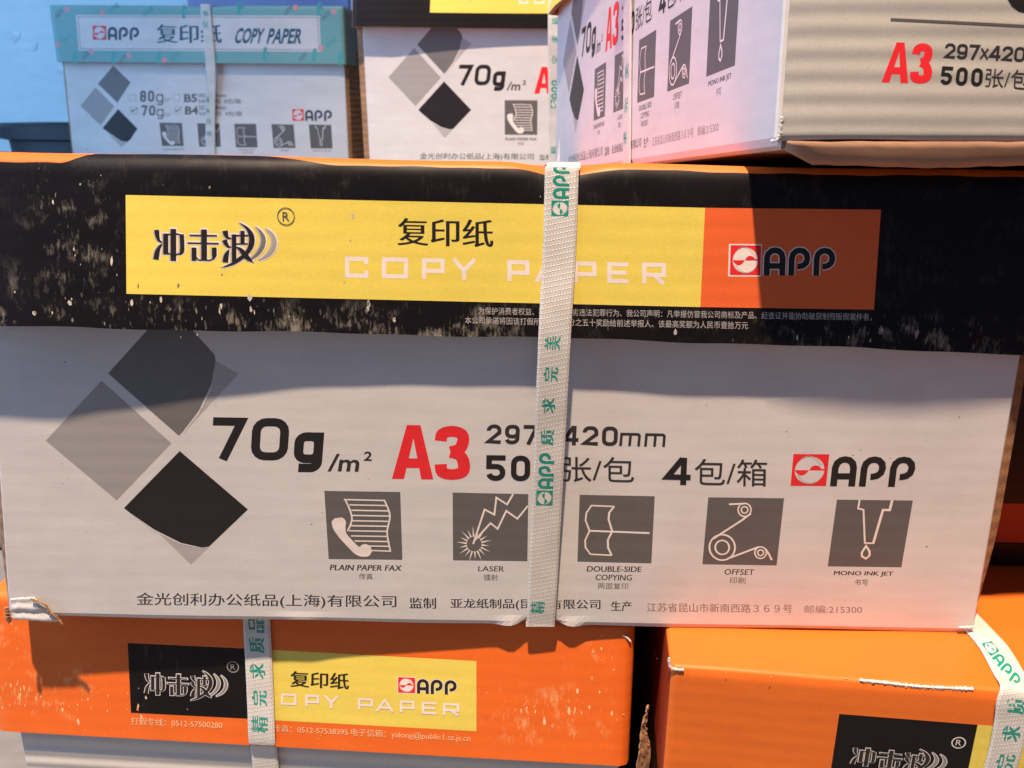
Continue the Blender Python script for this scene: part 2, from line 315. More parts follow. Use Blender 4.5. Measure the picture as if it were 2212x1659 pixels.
# ---- lettering drawn as strokes (square display face), unit box, y down; (glyph -> list of (points, smooth))
def sq(x0, y0, x1, y1, r, only=None):    # rounded rectangle path
    pts = []
    for cx, cy, a in ((x1-r, y0+r, -90), (x1-r, y1-r, 0), (x0+r, y1-r, 90), (x0+r, y0+r, 180)):
        for k in range(5): pts.append((cx+r*math.cos(R(a+k*22.5)), cy+r*math.sin(R(a+k*22.5))))
    return pts
def glyph(ch, t, asp):
    """strokes for one square-face glyph in a box of width asp, height 1; t = stroke width"""
    h = t/2; W = asp; x0, x1, y0, y1 = h, W-h, h, 1-h; r = min(0.22, W/2-h); m = 0.5
    def arc(cx, cy, rr, a0, a1): return [(cx+rr*math.cos(R(a0+(a1-a0)*k/5)), cy+rr*math.sin(R(a0+(a1-a0)*k/5))) for k in range(6)]
    S = []
    if ch == '0': S = [(sq(x0, y0, x1, y1, r), True)]
    elif ch == '7': S = [([(0, y0), (W-h*0.9, y0), (W*0.36, 1)], False)]
    elif ch == '2': S = [([(x0, 0.32)]+arc(x0+r, y0+r, r, 180, 270)+arc(x1-r, y0+r, r, 270, 360)+[(x1, 0.42), (x0*1.1, y1-0.02), (W, y1)], False)]
    elif ch == '9': S = [(sq(x0, y0, x1, 0.62-h*.2, r*0.9), True), ([(x1, 0.35)]+arc(x1-r, y1-r, r, 0, 90)+arc(x0+r, y1-r, r, 90, 160), False)]
    elif ch == '4': S = [([(W, 0.72), (h*0.8, 0.72), (W*0.66, 0.03)], False), ([(W*0.72, 0.0), (W*0.72, 1)], False)]
    elif ch == '5': S = [([(W, y0), (x0, y0), (x0, 0.44), (x1-r, 0.44)]+arc(x1-r, 0.44+r, r, 270, 360)+arc(x1-r, y1-r, r, 0, 90)+arc(x0+r, y1-r, r, 90, 165), False)]
    elif ch == 'a':      # heavy flat-topped A
        return [[(0, 1), (.33*W, 0), (.57*W, 0), (.29*W, 1)], [(.43*W, 0), (.67*W, 0), (W, 1), (.71*W, 1)], [(.22*W, .61), (.78*W, .61), (.84*W, .79), (.16*W, .79)]]
    elif ch == '3':
        S = [([(x0, 0.28), (x0+.03, 0.15), (W/2, y0), (x1-.03, 0.15), (x1-.01, 0.28), (x1-.07, 0.42), (W*.45, 0.475)], 4),
             ([(W*.45, 0.485), (x1-.06, 0.545), (x1, 0.70), (x1-.03, 0.85), (W/2, y1), (x0+.03, 0.86), (x0, 0.71)], 4)]
        return [q for p_, k in S for q in stroke(p_, t, k)]
    elif ch == '8': S = [(sq(x0+.02, y0, x1-.02, 0.5, r*0.8), True), (sq(x0, 0.5, x1, y1, r*0.8), True)]
    elif ch == 'g':
        r = max(0.05, min(0.16, W/2-h-0.02)); S = [(sq(x0, y0, x1, 0.66, r), True), ([(x1, 0), (x1, y1-r)]+arc(x1-r, y1-r, r, 0, 90)+[(x0+0.02, y1)], False)]
    elif ch == 'm': S = [([(x0, 1), (x0, 0.0)], False), ([(x0, y0), (x1-r*.7, y0)]+arc(x1-r*.7, y0+r*.7, r*.7, 270, 360)+[(x1, 1)], False), ([(W/2, y0), (W/2, 1)], False)]
    elif ch == 'C': S = [([(x1, 0.34), (x1, y0), (x0, y0), (x0, y1), (x1, y1), (x1, 0.66)], False)]
    elif ch == 'O': S = [([(x0, y0), (x1, y0), (x1, y1), (x0, y1)], True)]
    elif ch == 'P': S = [([(x0, 1), (x0, y0), (x1, y0), (x1, 0.6), (x0, 0.6)], False)]
    elif ch == 'R': S = [([(x0, 1), (x0, y0), (x1, y0), (x1, 0.58), (x0, 0.58)], False), ([(W*0.5, 0.58), (x1, 1)], False)]
    elif ch == 'Y': S = [([(h*.6, 0), (W/2, 0.55), (W-h*.6, 0)], False), ([(W/2, 0.5), (W/2, 1)], False)]
    elif ch == 'A': S = [([(h*.6, 1), (W/2, 0.04), (W-h*.6, 1)], False), ([(W*.22, 0.68), (W*.78, 0.68)], False)]
    elif ch == 'E': S = [([(W, y0), (x0, y0), (x0, y1), (W, y1)], False), ([(x0, m), (W*.9, m)], False)]
    out = []
    for pts, cl in S: out += stroke(pts, t, closed=cl)
    return out
def square_text(P, chars, m, q, t, lift=0.0, slant=0.0):
    """chars: list of (glyph, x0, x1, y0, y1) in the unit box of q; t relative to glyph height; box aspect from q"""
    wq = math.dist(q[0], q[1]); hq = math.dist(q[0], q[3])
    for ch, xa, xb, ya, yb in chars:
        gh = (yb-ya)*hq; asp = (xb-xa)*wq/gh
        tt = t*0.84/(yb-ya) if ch in 'gm' else t
        for poly in glyph(ch, tt, asp):
            P.poly([bil(q, xa+x/asp*(xb-xa)+slant*(0.5-y)*(yb-ya), ya+y*(yb-ya)) for x, y in poly], m, lift)
def spread(word, gap):
    n = len(word); w = (1-gap*(n-1))/n
    return [(c, i*(w+gap), i*(w+gap)+w, 0, 1) for i, c in enumerate(word)]

# ---- the paper maker's emblem and arched letters
def emblem(P, q, sq_m='red', face_m='pale', letters='gd', border=None, lift=0.0):
    A = lambda polys, m, k=0: P.art(polys, m, q, 1568, 440, lift+k*0.000018, 262, 150)
    if border:
        A([[(240, 130), (728, 130), (728, 612), (240, 612)]], border)
        for s in LET: A(stroke(s[0], 118, s[1]), border)
    A([[(266, 150), (716, 150), (716, 590), (266, 590)]], sq_m, 1)
    A([circ(488, 372, 186, 188, 36)], face_m, 2)
    A([[(486, 374)]+catmull([(486, 374), (500, 335), (545, 305), (600, 315), (640, 352), (672, 350), (674, 374)], 4)[1:]], sq_m, 3)
    A([catmull([(302, 370), (322, 405), (380, 446), (440, 425), (482, 370)], 5)], sq_m, 3)
    for dx in (40, 85):      # fine swirls
        A(stroke([(318+dx, 262-dx*.5), (360+dx, 205-dx*.35), (440+dx, 190), (520+dx*.7, 225), (590+dx*.5, 300)], 5, 4), 'g3', 3)
        A(stroke([(660-dx, 482+dx*.5), (610-dx, 535+dx*.3), (530-dx, 550), (440-dx*.7, 515), (370-dx*.4, 440)], 5, 4), 'g3', 3)
    for s in LET: A(stroke(s[0], 86, s[1]), letters, 1)
LET = [([(808, 592), (808, 335), (826, 270), (870, 230), (922, 218), (976, 230), (1020, 270), (1038, 335), (1038, 592)], 0), ([(808, 452), (1038, 452)], 0),
       ([(1172, 592), (1172, 340), (1190, 272), (1235, 230), (1288, 218), (1345, 230), (1390, 275), (1402, 338), (1388, 400), (1345, 440), (1290, 455), (1262, 455)], 0),
       ([(1540, 592), (1540, 340), (1558, 272), (1603, 230), (1656, 218), (1713, 230), (1758, 275), (1770, 338), (1756, 400), (1713, 440), (1658, 455), (1630, 455)], 0)]

# ---- brush-lettered trade name with three crescents
BR = [([(374, 588, 55), (380, 650, 50), (400, 708, 30), (440, 735, 6)], 4), ([(365, 932, 62), (380, 850, 55), (404, 792, 34), (440, 748, 6)], 4),
      ([(480, 630), (480, 872)], 58), ([(668, 640, 50), (674, 760, 50), (670, 840, 46), (640, 878, 8)], 4), ([(452, 655), (500, 642), (560, 636), (620, 634), (672, 648)], 13), ([(500, 858), (540, 876), (600, 878), (655, 862)], 13), ([(570, 576), (570, 950)], 64),
      ([(765, 650), (1085, 655)], 15), ([(740, 740), (1105, 747)], 15), ([(932, 582), (932, 948)], 66), ([(814, 795), (814, 948)], 55), ([(1052, 795, 55), (1052, 880, 55), (1040, 930, 20)], 0), ([(835, 900), (865, 940), (1000, 945), (1060, 915)], 12),
      ([(1182, 598, 64), (1190, 640, 54), (1215, 678, 28), (1258, 690, 6)], 4), ([(1176, 705, 60), (1190, 745, 50), (1220, 782, 28), (1255, 790, 6)], 4), ([(1182, 965, 64), (1194, 890, 55), (1225, 822, 12)], 4),
      ([(1286, 640), (1286, 965)], 52), ([(1420, 880, 40), (1340, 938, 42), (1260, 988, 26), (1140, 1032, 3)], 4), ([(1290, 652), (1480, 652)], 14), ([(1310, 750), (1450, 750)], 13), ([(1386, 598), (1386, 750)], 48),
      ([(1310, 788, 8), (1365, 820, 44), (1430, 900, 62), (1515, 972, 3)], 4), ([(1350, 503, 3), (1440, 568, 32), (1492, 660, 62), (1488, 760, 62), (1440, 850, 44), (1340, 938, 30)], 5)]
CR2 = ([(1545, 548, 3), (1606, 620, 32), (1634, 705, 52), (1612, 800, 48), (1548, 885, 34), (1450, 958, 3)], 5)
CR3 = ([(1668, 570, 3), (1736, 640, 32), (1764, 730, 50), (1740, 822, 45), (1678, 892, 32), (1588, 946, 3)], 5)
def brush(P, q, halo, core, c2, c3, shade=None, hd=36):
    A = lambda polys, m, k: P.art(polys, m, q, 1485, 535, k*0.000012, 330, 500)
    def st(b, d, dx=0):
        pts, k = b
        w = k if len(pts[0]) == 2 else 0
        pp = [(p[0]+dx, p[1]) + ((p[2]+d,) if len(p) == 3 else ()) for p in pts]
        return stroke(pp, w+d, k if len(pts[0]) == 3 else 0)
    for b in BR+[CR2, CR3]:
        if len(b[0][0]) == 2 and len(b[0]) == 2:      # square off the halo ends
            (xa, ya), (xb, yb) = b[0]; l = math.hypot(xb-xa, yb-ya); ex, ey = (xb-xa)/l*16, (yb-ya)/l*16
            A(stroke([(xa-ex, ya-ey), (xb+ex, yb+ey)], b[1]+hd-2), halo, 0)
        else: A(st(b, hd), halo, 0)
    if shade:
        for b in BR: A(st(b, 2, -16), shade, 1)
        A(st(CR2, 4, -20), 'g3', 1); A(st(CR3, 4, -20), 'g3', 1)
    A(st(CR2, 0), c2, 2); A(st(CR3, 0), c3, 2)
    for b in BR: A(st(b, 0), core, 3)
def rmark(P, cx, cy, r, m, t=0.13):      # encircled R
    P.art(stroke(circ(cx, cy, r, r), r*t, closed=True), m, ((0, 0), (1, 0), (1, 1), (0, 1)))
    k = r*0.52
    P.text('R', m, [(cx-k*.8, cy+k), (cx+k*.8, cy+k), (cx+k*.8, cy-k), (cx-k*.8, cy-k)])

# ---- the five pictograms, unit square, y down
def icon_art():
    def nf(x, y): return ((x-1017-(y-618)*0.058)/516, (y-620)/465)
    fax = []
    le = [nf(1158, 675), nf(1190, 740), nf(1206, 800), nf(1195, 850), nf(1175, 890)]; re = [nf(1428, 678), nf(1460, 750), nf(1466, 800), nf(1452, 870), nf(1452, 920), nf(1475, 1025)]
    fax += stroke(le, 0.022, 4)+stroke(re, 0.022, 4)+stroke([nf(1150, 676), nf(1432, 678)], 0.02)+stroke([nf(1335, 1021), nf(1480, 1025)], 0.02)
    for y, a, b in ((711, 1188, 1445), (747, 1203, 1458), (782, 1208, 1462), (818, 1208, 1462), (852, 1200, 1455), (887, 1188, 1450), (922, 1200, 1450), (957, 1225, 1458), (990, 1270, 1464)): fax += stroke([nf(a, y), nf(b, y+1)], 0.02)
    hs = [(1112, 800, 50), (1116, 822, 92), (1118, 862, 86), (1140, 915, 60), (1190, 972, 56), (1238, 1018, 60), (1275, 1028, 82), (1312, 1018, 92), (1342, 1012, 40)]
    fax += stroke([nf(x, y)+(w/500,) for x, y, w in hs], 0, 3)
    def nl(x, y): return ((x-18)/505, (y-630)/460)
    las = []
    cx, cy = nl(162, 975)
    for k in range(18):
        a = k*2*math.pi/18+0.1; ro = 0.245 if k % 2 else 0.21
        las += [[(cx+0.10*math.cos(a-.13), cy+0.11*math.sin(a-.13)), (cx+ro*math.cos(a), cy+ro*1.1*math.sin(a)), (cx+0.10*math.cos(a+.13), cy+0.11*math.sin(a+.13))]]
    las += stroke([nl(*p) for p in ((155, 975), (232, 738), (297, 772), (310, 657), (382, 702), (422, 631))], 0.024)
    las += stroke([nl(*p) for p in ((160, 955), (272, 830), (320, 868), (377, 745), (452, 797), (521, 708))], 0.024)
    def nd(x, y): return ((x-882+(y-645)*0.035)/512, (y-645)/455)
    dbl = stroke([nd(1120, 718), nd(962, 715), nd(928, 765), nd(922, 815), nd(950, 885)], 0.022)+stroke([nd(1118, 718), nd(1084, 760), nd(1080, 805), nd(1106, 885)], 0.026)
    dbl += stroke([nd(950, 885), nd(1362, 892)], 0.026)+stroke([nd(950, 885), nd(920, 950), nd(922, 1000), nd(956, 1046), nd(1104, 1050)], 0.022)+stroke([nd(1106, 885), nd(1076, 945), nd(1078, 1000), nd(1104, 1050)], 0.026)
    def no(x, y): return ((x-1757+(y-662)*0.088)/512, (y-662)/455)
    ring = lambda x, y, r, w: stroke([no(a, b) for a, b in circ(x, y, r)], w, closed=True)
    ofs = ring(2003, 742, 44, .02)+ring(2003, 742, 22, .02)+ring(1853, 998, 88, .024)+ring(1853, 998, 48, .024)+ring(2117, 1030, 40, .02)+ring(2117, 1030, 20, .02)
    ofs += stroke([no(1897, 706), no(2003, 700)], .026)+stroke([no(2046, 765), no(1985, 812), no(1790, 940)], .028)+stroke([no(1890, 1075), no(2105, 990)], .028)+stroke([no(2150, 1005), no(2172, 1035), no(2195, 1080)], .026)
    def nm(x, y): return ((x-825+(y-738)*0.139)/560, (y-738)/490)
    mono = stroke([nm(992, 738), nm(982, 800), nm(1022, 808), nm(1036, 1050), nm(1098, 1052)], .024)+stroke([nm(1232, 738), nm(1216, 808), nm(1166, 808), nm(1098, 1056)], .034)
    mono += stroke([nm(1045, 1072), nm(1072, 1110), nm(1074, 1142), nm(1046, 1166), nm(1016, 1150), nm(1014, 1122)], .028, closed=True)
    return [fax, las, dbl, ofs, mono]
ICONS = icon_art()

# ------------------------------------------------------------------ shell builders
def build_lid(name, parent, face, x0, x1, H, r, DN, AX, UP, depth, band, front, top, dent=None, off=(0, 0, 0), n=90, sidem=None, ibase=0.0, crn=0.004, foot=None):
    """telescope lid: front panel follows `face`, edge rolls over with radius r into a top that runs back along DN.
       band(x) = profile length at which the front colour gives way to the top colour"""
    f = FACES[face]; DN = Vector(DN); AX = Vector(AX); UP = Vector(UP)
    sidem = sidem or top; mats = list(dict.fromkeys([front, top, sidem]))
    Q = H+r*math.pi/2; xs = [x0+(x1-x0)*i/n for i in range(n+1)]
    m1, m2 = 16, 10
    def prof(q):
        if q <= H: return q, 0.0
        a = (q-H)/r; return H+r*math.sin(a), r*(1-math.cos(a))
    rows = []
    for k in range(m1+m2+1):
        row = []
        def pt(x, d, side=0.0):
            qb = max(H*0.8, min(Q-0.0002, band(x)))
            s0_ = foot(x) if foot else 0.0
            q = s0_+(qb-s0_)*k/m1 if k <= m1 else qb+(Q-qb)*(k-m1)/m2
            s, i = prof(q)
            p = Vector(f(x, min(s, H)-ibase))+UP*(max(0, s-H))+DN*(i+d)
            if side: p = p-AX*side*i
            if dent:
                t = max(0.0, min(1.0, (q-H+0.010)/0.010)); dz, dy = dent(x); p += Vector((0, dy*t, dz*t))
            return p
        row.append(pt(x0, depth, -1)); row.append(pt(x0, depth*0.5, -1)); row.append(pt(x0, crn, -1)); row.append(pt(x0+crn*0.3, crn*0.3, -0.7))
        fx = [x for x in xs if x0+crn <= x <= x1-crn]; fx = [x0+crn]+[x for x in fx if x0+crn*1.2 < x < x1-crn*1.2]+[x1-crn]
        for x in fx: row.append(pt(x, 0))
        row.append(pt(x1-crn*0.3, crn*0.3, 0.7)); row.append(pt(x1, crn, 1)); row.append(pt(x1, depth*0.5, 1)); row.append(pt(x1, depth, 1))
        rows.append(row)
    nn = len(rows[0]); V = [tuple(p) for r_ in rows for p in r_]; F = []; mi = []
    for k in range(m1+m2):
        for i in range(nn):
            j = (i+1) % nn
            F.append([k*nn+i, k*nn+j, (k+1)*nn+j, (k+1)*nn+i])
            side = i < 3 or i >= nn-4
            mi.append(mats.index(sidem if (side and k < m1) else (front if k < m1 else top)))
    # top: strips running back from the rolled edge
    K = (m1+m2)*nn; fr = list(range(3, nn-3)); bl, br = K, K+nn-1
    b0 = len(V); A0, B0 = Vector(V[bl]), Vector(V[br])
    T = len(fr)-1
    for t in range(1, T): V.append(tuple(A0.lerp(B0, t/T)))
    ri = [bl]+list(range(b0, b0+T-1))+[br]
    for t in range(T):
        F.append([K+fr[t], K+fr[t+1], ri[t+1], ri[t]]); mi.append(mats.index(top))
    F.append([K+3, bl, K+1, K+2]); mi.append(mats.index(top)); F.append([K+nn-4, K+nn-3, K+nn-2, br]); mi.append(mats.index(top))
    bm = bmesh.new(); vv = [bm.verts.new(v) for v in V]
    for f_ in F:
        try: bm.faces.new([vv[i] for i in f_])
        except ValueError: pass
    bmesh.ops.recalc_face_normals(bm, faces=bm.faces); bm.normal_update()
    inn = [tuple(v.co-v.normal*0.003) for v in vv]; bm.free()      # inner skin of the board
    b = len(V); F2 = [[b+i for i in f_][::-1] for f_ in F]; c2 = b+len(inn); ring = [[c2+i, c2+(i+1) % nn, c2+nn+(i+1) % nn, c2+nn+i] for i in range(nn)]; inn = inn+V[:nn]+inn[:nn]
    o = make(name, V+inn, F+F2+ring, mats+['kraft'], mi+[len(mats)]*(len(F2)+len(ring)), parent, off=off)
    for k, p in enumerate(o.data.polygons): p.use_smooth = k < (m1+m2)*nn
    return o
def build_body(name, parent, face, xl, xr, top, depth, DN, front='white', side='kraft', foot=None, off=(0, 0, 0), edge=(0.004, 0.004), n=120, rf=0.003, bulge=0.004):
    """carton body: printed front panel, raw board edges showing past it, closed top and bottom"""
    f = FACES[face]; DN = Vector(DN); rows = []
    ss = [0.0, rf*0.3, rf, 0.006, 0.010, 0.016]+[0.016+(top-0.016)*k/10 for k in range(1, 11)]
    for k, s in enumerate(ss):
        a, b = xl(s), xr(s); row = []
        ins = rf*(1-math.sin(math.acos(max(0, 1-s/rf)))) if s < rf else 0.0
        e0, e1 = (e(s) if callable(e) else e for e in edge)
        P = lambda x, d: Vector(f(x, s))+DN*d
        row += [P(a-e0, depth), P(a-e0-bulge, depth*.5), P(a-e0, 0.006), P(a-e0*0.98, 0.0042), P(a-0.0004, 0.0022), P(a, 0.0007+ins)]
        for i in range(n+1):
            x = a+0.0008+(b-a-0.0016)*i/n; p = P(x, ins)
            if foot: dz, dy = foot(x, s); p = p+Vector((0, dy, dz))
            row.append(p)
        row += [P(b, 0.0007+ins), P(b+0.0004, 0.0022), P(b+e1*0.98, 0.0042), P(b+e1, 0.006), P(b+e1+bulge, depth*.5), P(b+e1, depth)]
        rows.append(row)
    nn = len(rows[0]); V = [tuple(p) for r_ in rows for p in r_]; F = []; mi = []; mats = [front, side]
    for k in range(len(ss)-1):
        for i in range(nn):
            j = (i+1) % nn; F.append([k*nn+i, k*nn+j, (k+1)*nn+j, (k+1)*nn+i]); mi.append(1 if (i < 4 or i >= nn-5) else 0)
    for K, rev in ((0, True), ((len(ss)-1)*nn, False)):
        o = list(range(K, K+nn)); F.append(o[::-1] if rev else o); mi.append(1)
    return make(name, V, F, mats, mi, parent, off=off)
def ribbon(name, parent, pts, ax, width, th=0.0007, sub=8, m='strap', off=(0, 0, 0), nrm=None):
    """flat band swept along pts; ax = across direction (vector or list per point)"""
    n0 = len(pts); axs = ax if isinstance(ax, list) else [ax]*n0
    P = [Vector(p) for p in catmull([tuple(p) for p in pts], sub)]; A = [Vector(a).normalized() for a in catmull([tuple(a) for a in axs], sub)]
    V = []; uv = []; F = []; l = 0
    cols = [(-0.5, 0), (-0.42, 1), (0.42, 1), (0.5, 0)]
    for i, p in enumerate(P):
        d = (P[min(i+1, len(P)-1)]-P[max(i-1, 0)]).normalized(); nv = A[i].cross(d).normalized()*(-1)
        if i: l += (p-P[i-1]).length
        for c, t in cols: V.append(tuple(p+A[i]*c*width+nv*(th if t else th*0.45))); uv.append((c*width, l))
        for c in (0.5, -0.5): V.append(tuple(p+A[i]*c*width)); uv.append((c*width, l))
    k = 6
    for i in range(len(P)-1):
        for j in range(k):
            F.append([i*k+j, i*k+(j+1) % k, (i+1)*k+(j+1) % k, (i+1)*k+j])
    F.append(list(range(k))[::-1]); F.append([(len(P)-1)*k+j for j in range(k)])
    return make(name, V, F, [m], [0]*len(F), parent, off=off, uvs=uv)
def flecks(P, clusters, seed, mats):
    """clusters: (centre (x,s), spread x, spread s, count, size, stretch)"""
    rnd = random.Random(seed)
    for (cx, cs), dx, ds, cnt, size, st in clusters:
        for _ in range(cnt):
            x = cx+rnd.gauss(0, dx); s = cs+rnd.gauss(0, ds); r = size*rnd.uniform(0.3, 1.0)**1.6; m = rnd.choice(mats); n = 7; e = st*rnd.uniform(0.6, 1.5)
            P.poly([(x+r*rnd.uniform(0.35, 1)*math.cos(2*math.pi*k/n), s+r*e*rnd.uniform(0.35, 1)*math.sin(2*math.pi*k/n)) for k in range(n)], m)
def q4(l): return mm(l)
# ------------------------------------------------------------------ setting
def struct(o): o['kind'] = 'structure'; return o
struct(box('floor', (-3, -1.5, -0.27), (3, 1.7, -0.212), 'floor'))
struct(box('rear_platform', (-0.60, 0.44, -0.21), (1.2, 1.42, 0.1595), 'floor', bev=0.006))
wl = box('wall', (-3, 1.70, -0.21), (3, 1.80, 2.4), 'wall'); wl['label'] = 'pale blue painted wall behind the stacked cartons'; wl['category'] = 'wall'
rnd = random.Random(3); V = []; F = []
for cx, cz, r, st in ((-1.13, 0.37, 0.030, 0.5), (-1.09, 0.35, 0.02, 0.6), (-1.03, 0.30, 0.012, 1.2), (-0.98, 0.25, 0.008, 0.5)):
    b = len(V)
    for k in range(9): rr = r*rnd.uniform(0.5, 1); V.append((cx+rr*math.cos(k*0.698)+0.3*st*rr*math.sin(k*0.698), 1.6985, cz+rr*st*math.sin(k*0.698)))
    F.append(list(range(b, b+9)))
make('wall_smudge', V, F, ['smudge'], [0]*len(F), wl)

# ------------------------------------------------------------------ the front carton, strapped, resting on the two orange ones
front_c = thing('paper_carton', 'black-lidded white A3 copy paper carton filling the middle, yellow label, crushed bottom corner', 'carton', None)
XS = 0.0206
def band_main(x):
    def sm(a, b, t): t = max(0, min(1, (t-a)/(b-a))); return t*t*(3-2*t)
    base = 0.0628+(0.0687-0.0628)*sm(-0.172, -0.158, x)-(0.0687-0.0642)*sm(-0.10, -0.066, x)
    return base+0.0002*math.sin(x*130)+0.00015*math.sin(x*310)
def dent_main(x):
    g = math.exp(-((x-XS)/0.0125)**2); return (-0.0034*g+0.0003*math.sin(x*43), 0.0012*g)
lid = build_lid('lid', front_c, 'lid', -0.2185, 0.2225, 0.0615, 0.005, (0.0108, 0.998, -0.060), LID_A, LID_U, 0.31, band_main, 'black_worn', 'orange', dent_main, n=150,
                foot=lambda x: -0.0004-0.0024*max(0, (x-0.02)/0.18)**1.5+0.00025*math.sin(x*61)+0.00018*math.sin(x*143+1))
def foot_main(x, s):
    a = abs(x-0.0225); g = math.exp(-(a/0.012)**2)*math.exp(-(s/0.0035)**2)
    lipd = math.exp(-((a-0.013)/0.006)**2)*math.exp(-(s/0.0028)**2)
    w = math.exp(-((x+0.085)/0.012)**2)*math.exp(-(s/0.003)**2)
    return (0.0032*g-0.0012*lipd+0.0008*w+0.0003*math.sin(x*55)*math.exp(-(s/0.003)**2), 0.0015*g-0.0022*lipd-0.0012*w)
body = build_body('body', front_c, 'body', lambda s: -0.2186+0.105*min(s, 0.14), lambda s: 0.2168-0.025*min(s, 0.14), 0.150, 0.305, (0, 1, 0),
                  foot=foot_main, edge=(lambda s: 0.0022+0.0015*min(1, s/0.03), lambda s: 0.0010+0.0046*min(1, s/0.05)), n=170)

# yellow and orange label with its lettering
P = Print('lid')
P.grid(q4([(-146.71,51.06),(75.46,50.75),(76.27,13.07),(-147.93,13.26)]), 'yellow', 60, 14)
P.grid(q4([(75.46,50.75),(142.03,51.38),(143.98,13.55),(76.27,13.07)]), 'orange_panel', 20, 14)
lab = P.build('printed_label', lid)
P = Print('lid', 0.00012)
brush(P, q4([(-136.53,40.90),(-87.92,41.96),(-88.46,24.66),(-137.25,23.56)]), 'pale', 'gd', 'g2', 'g1', 'g3')
(rx, rs), (rx2, rs2) = q4([(-85.13,44.27),(-81.91,44.27)]); rmark(P, rx, rs, rx2-rx, 'inkthin', 0.11)
tradename = P.build('printed_lettering', lid)
P = Print('lid', 0.00012)
P.text('复印纸', 'gd', q4([(-41.91,44.65),(-5.37,44.64),(-5.22,34.23),(-42.00,34.28)]), 0.012)
square_text(P, [("C", 0, 1, 0, 1)], "pale", q4([(-62.61,29.57),(-53.58,29.55),(-53.70,21.47),(-62.77,21.45)]), 0.20)
square_text(P, [("O", 0, 1, 0, 1)], "pale", q4([(-48.30,29.56),(-38.10,29.57),(-38.15,21.56),(-48.40,21.51)]), 0.20)
square_text(P, [("P", 0, 1, 0, 1)], "pale", q4([(-32.68,29.54),(-23.91,29.59),(-23.89,21.60),(-32.70,21.62)]), 0.20)
square_text(P, [("Y", 0, 1, 0, 1)], "pale", q4([(-20.96,29.58),(-11.72,29.60),(-11.63,21.49),(-20.93,21.49)]), 0.20)
square_text(P, [("P", 0, 1, 0, 1)], "pale", q4([(0.46,29.58),(9.01,29.60),(9.20,21.51),(0.60,21.51)]), 0.20)
square_text(P, [("A", 0, 1, 0, 1)], "pale", q4([(11.28,29.65),(20.79,29.67),(21.05,21.59),(11.49,21.56)]), 0.20)
square_text(P, [("P", 0, 1, 0, 1)], "pale", q4([(26.08,29.62),(34.95,29.63),(35.29,21.58),(26.37,21.56)]), 0.20)
square_text(P, [("E", 0, 1, 0, 1)], "pale", q4([(39.20,29.62),(47.39,29.61),(47.79,21.63),(39.55,21.63)]), 0.20)
square_text(P, [("R", 0, 1, 0, 1)], "pale", q4([(52.63,29.72),(61.80,29.74),(62.28,21.68),(53.06,21.75)]), 0.20)
copyp = P.build('printed_lettering', lid)
P = Print('lid', 0.00013)
emblem(P, q4([(86.13,36.99),(126.81,37.47),(127.64,26.35),(86.69,25.68)]), border='pale')
embl = P.build('maker_emblem', lid)
P = Print('lid', 0.00006)
P.text('为保护消费者权益、打击假冒伪劣违法犯罪行为、我公司声明：凡举报仿冒我公司商标及产品、经查证并能协助破获制假贩假案件者，', 'g3', q4([(-10.62,11.09),(143.33,12.07),(143.68,9.18),(-10.59,8.18)]))
P.text('本公司承诺将因该打假所得赔偿部分之五十奖励给前述举报人、该最高奖额为人民币壹拾万元', 'g3', q4([(-15.87,7.25),(95.31,7.74),(95.55,4.83),(-15.85,4.42)]))
notice = P.build('printed_lettering', lid)
# scuffs on the black print
P = Print('lid', 0.00016, 4e-8)
cl = [(c, dx, ds, n, sz, st) for c, (dx, ds, n, sz, st) in zip(q4([(-165.96,42.07),(-161.91,31.58),(-165.56,52.58),(-157.68,26.36),(-183.19,2.51),(-162.76,9.26),(-143.35,6.62),(-118.26,7.89),(-129.18,3.66),(-107.60,4.13),(-82.24,4.68),(-53.11,5.33),(-23.89,5.97),(5.35,4.80),(65.51,3.97),(114.31,7.25),(138.12,5.60),(156.35,5.46),(180.28,4.16),(-178.65,61.02),(-153.79,12.15),(-192.36,25.56),(-70.23,51.08),(-123.49,56.05),(-16.59,6.14),(41.17,57.55)]),
     ((.011,.010,42,.0010,1.6),(.009,.010,34,.0011,1.7),(.010,.006,20,.0010,1.2),(.008,.008,22,.0010,1.6),(.010,.0035,14,.0012,1.2),(.020,.005,50,.0012,1.3),(.018,.004,46,.0011,1.5),(.012,.005,46,.0013,1.5),(.02,.002,30,.0010,1.2),(.016,.003,30,.0011,1.4),(.020,.003,26,.0010,1.6),(.02,.003,18,.0010,1.5),(.02,.003,12,.0008,1.5),(.02,.003,9,.0008,1.4),(.03,.002,14,.0010,1.4),(.018,.004,22,.0011,1.4),(.012,.003,26,.0012,1.6),(.016,.003,26,.0013,1.6),(.012,.004,14,.0011,1.3),(.02,.003,20,.0009,.7),(.02,.008,22,.0008,1.6),(.006,.014,14,.0009,1.6),(.06,.003,10,.0006,.8),(.04,.003,10,.0006,.8),(.06,.002,10,.0007,1.4),(.03,.006,6,.0005,1)))]
cl = [(c, dx, ds, int(n*.22)+1, sz*.6, st*1.6) for c, dx, ds, n, sz, st in cl]
flecks(P, cl, 11, ['fleck2', 'fleck3', 'fleck3', 'fleck3', 'fleck'])
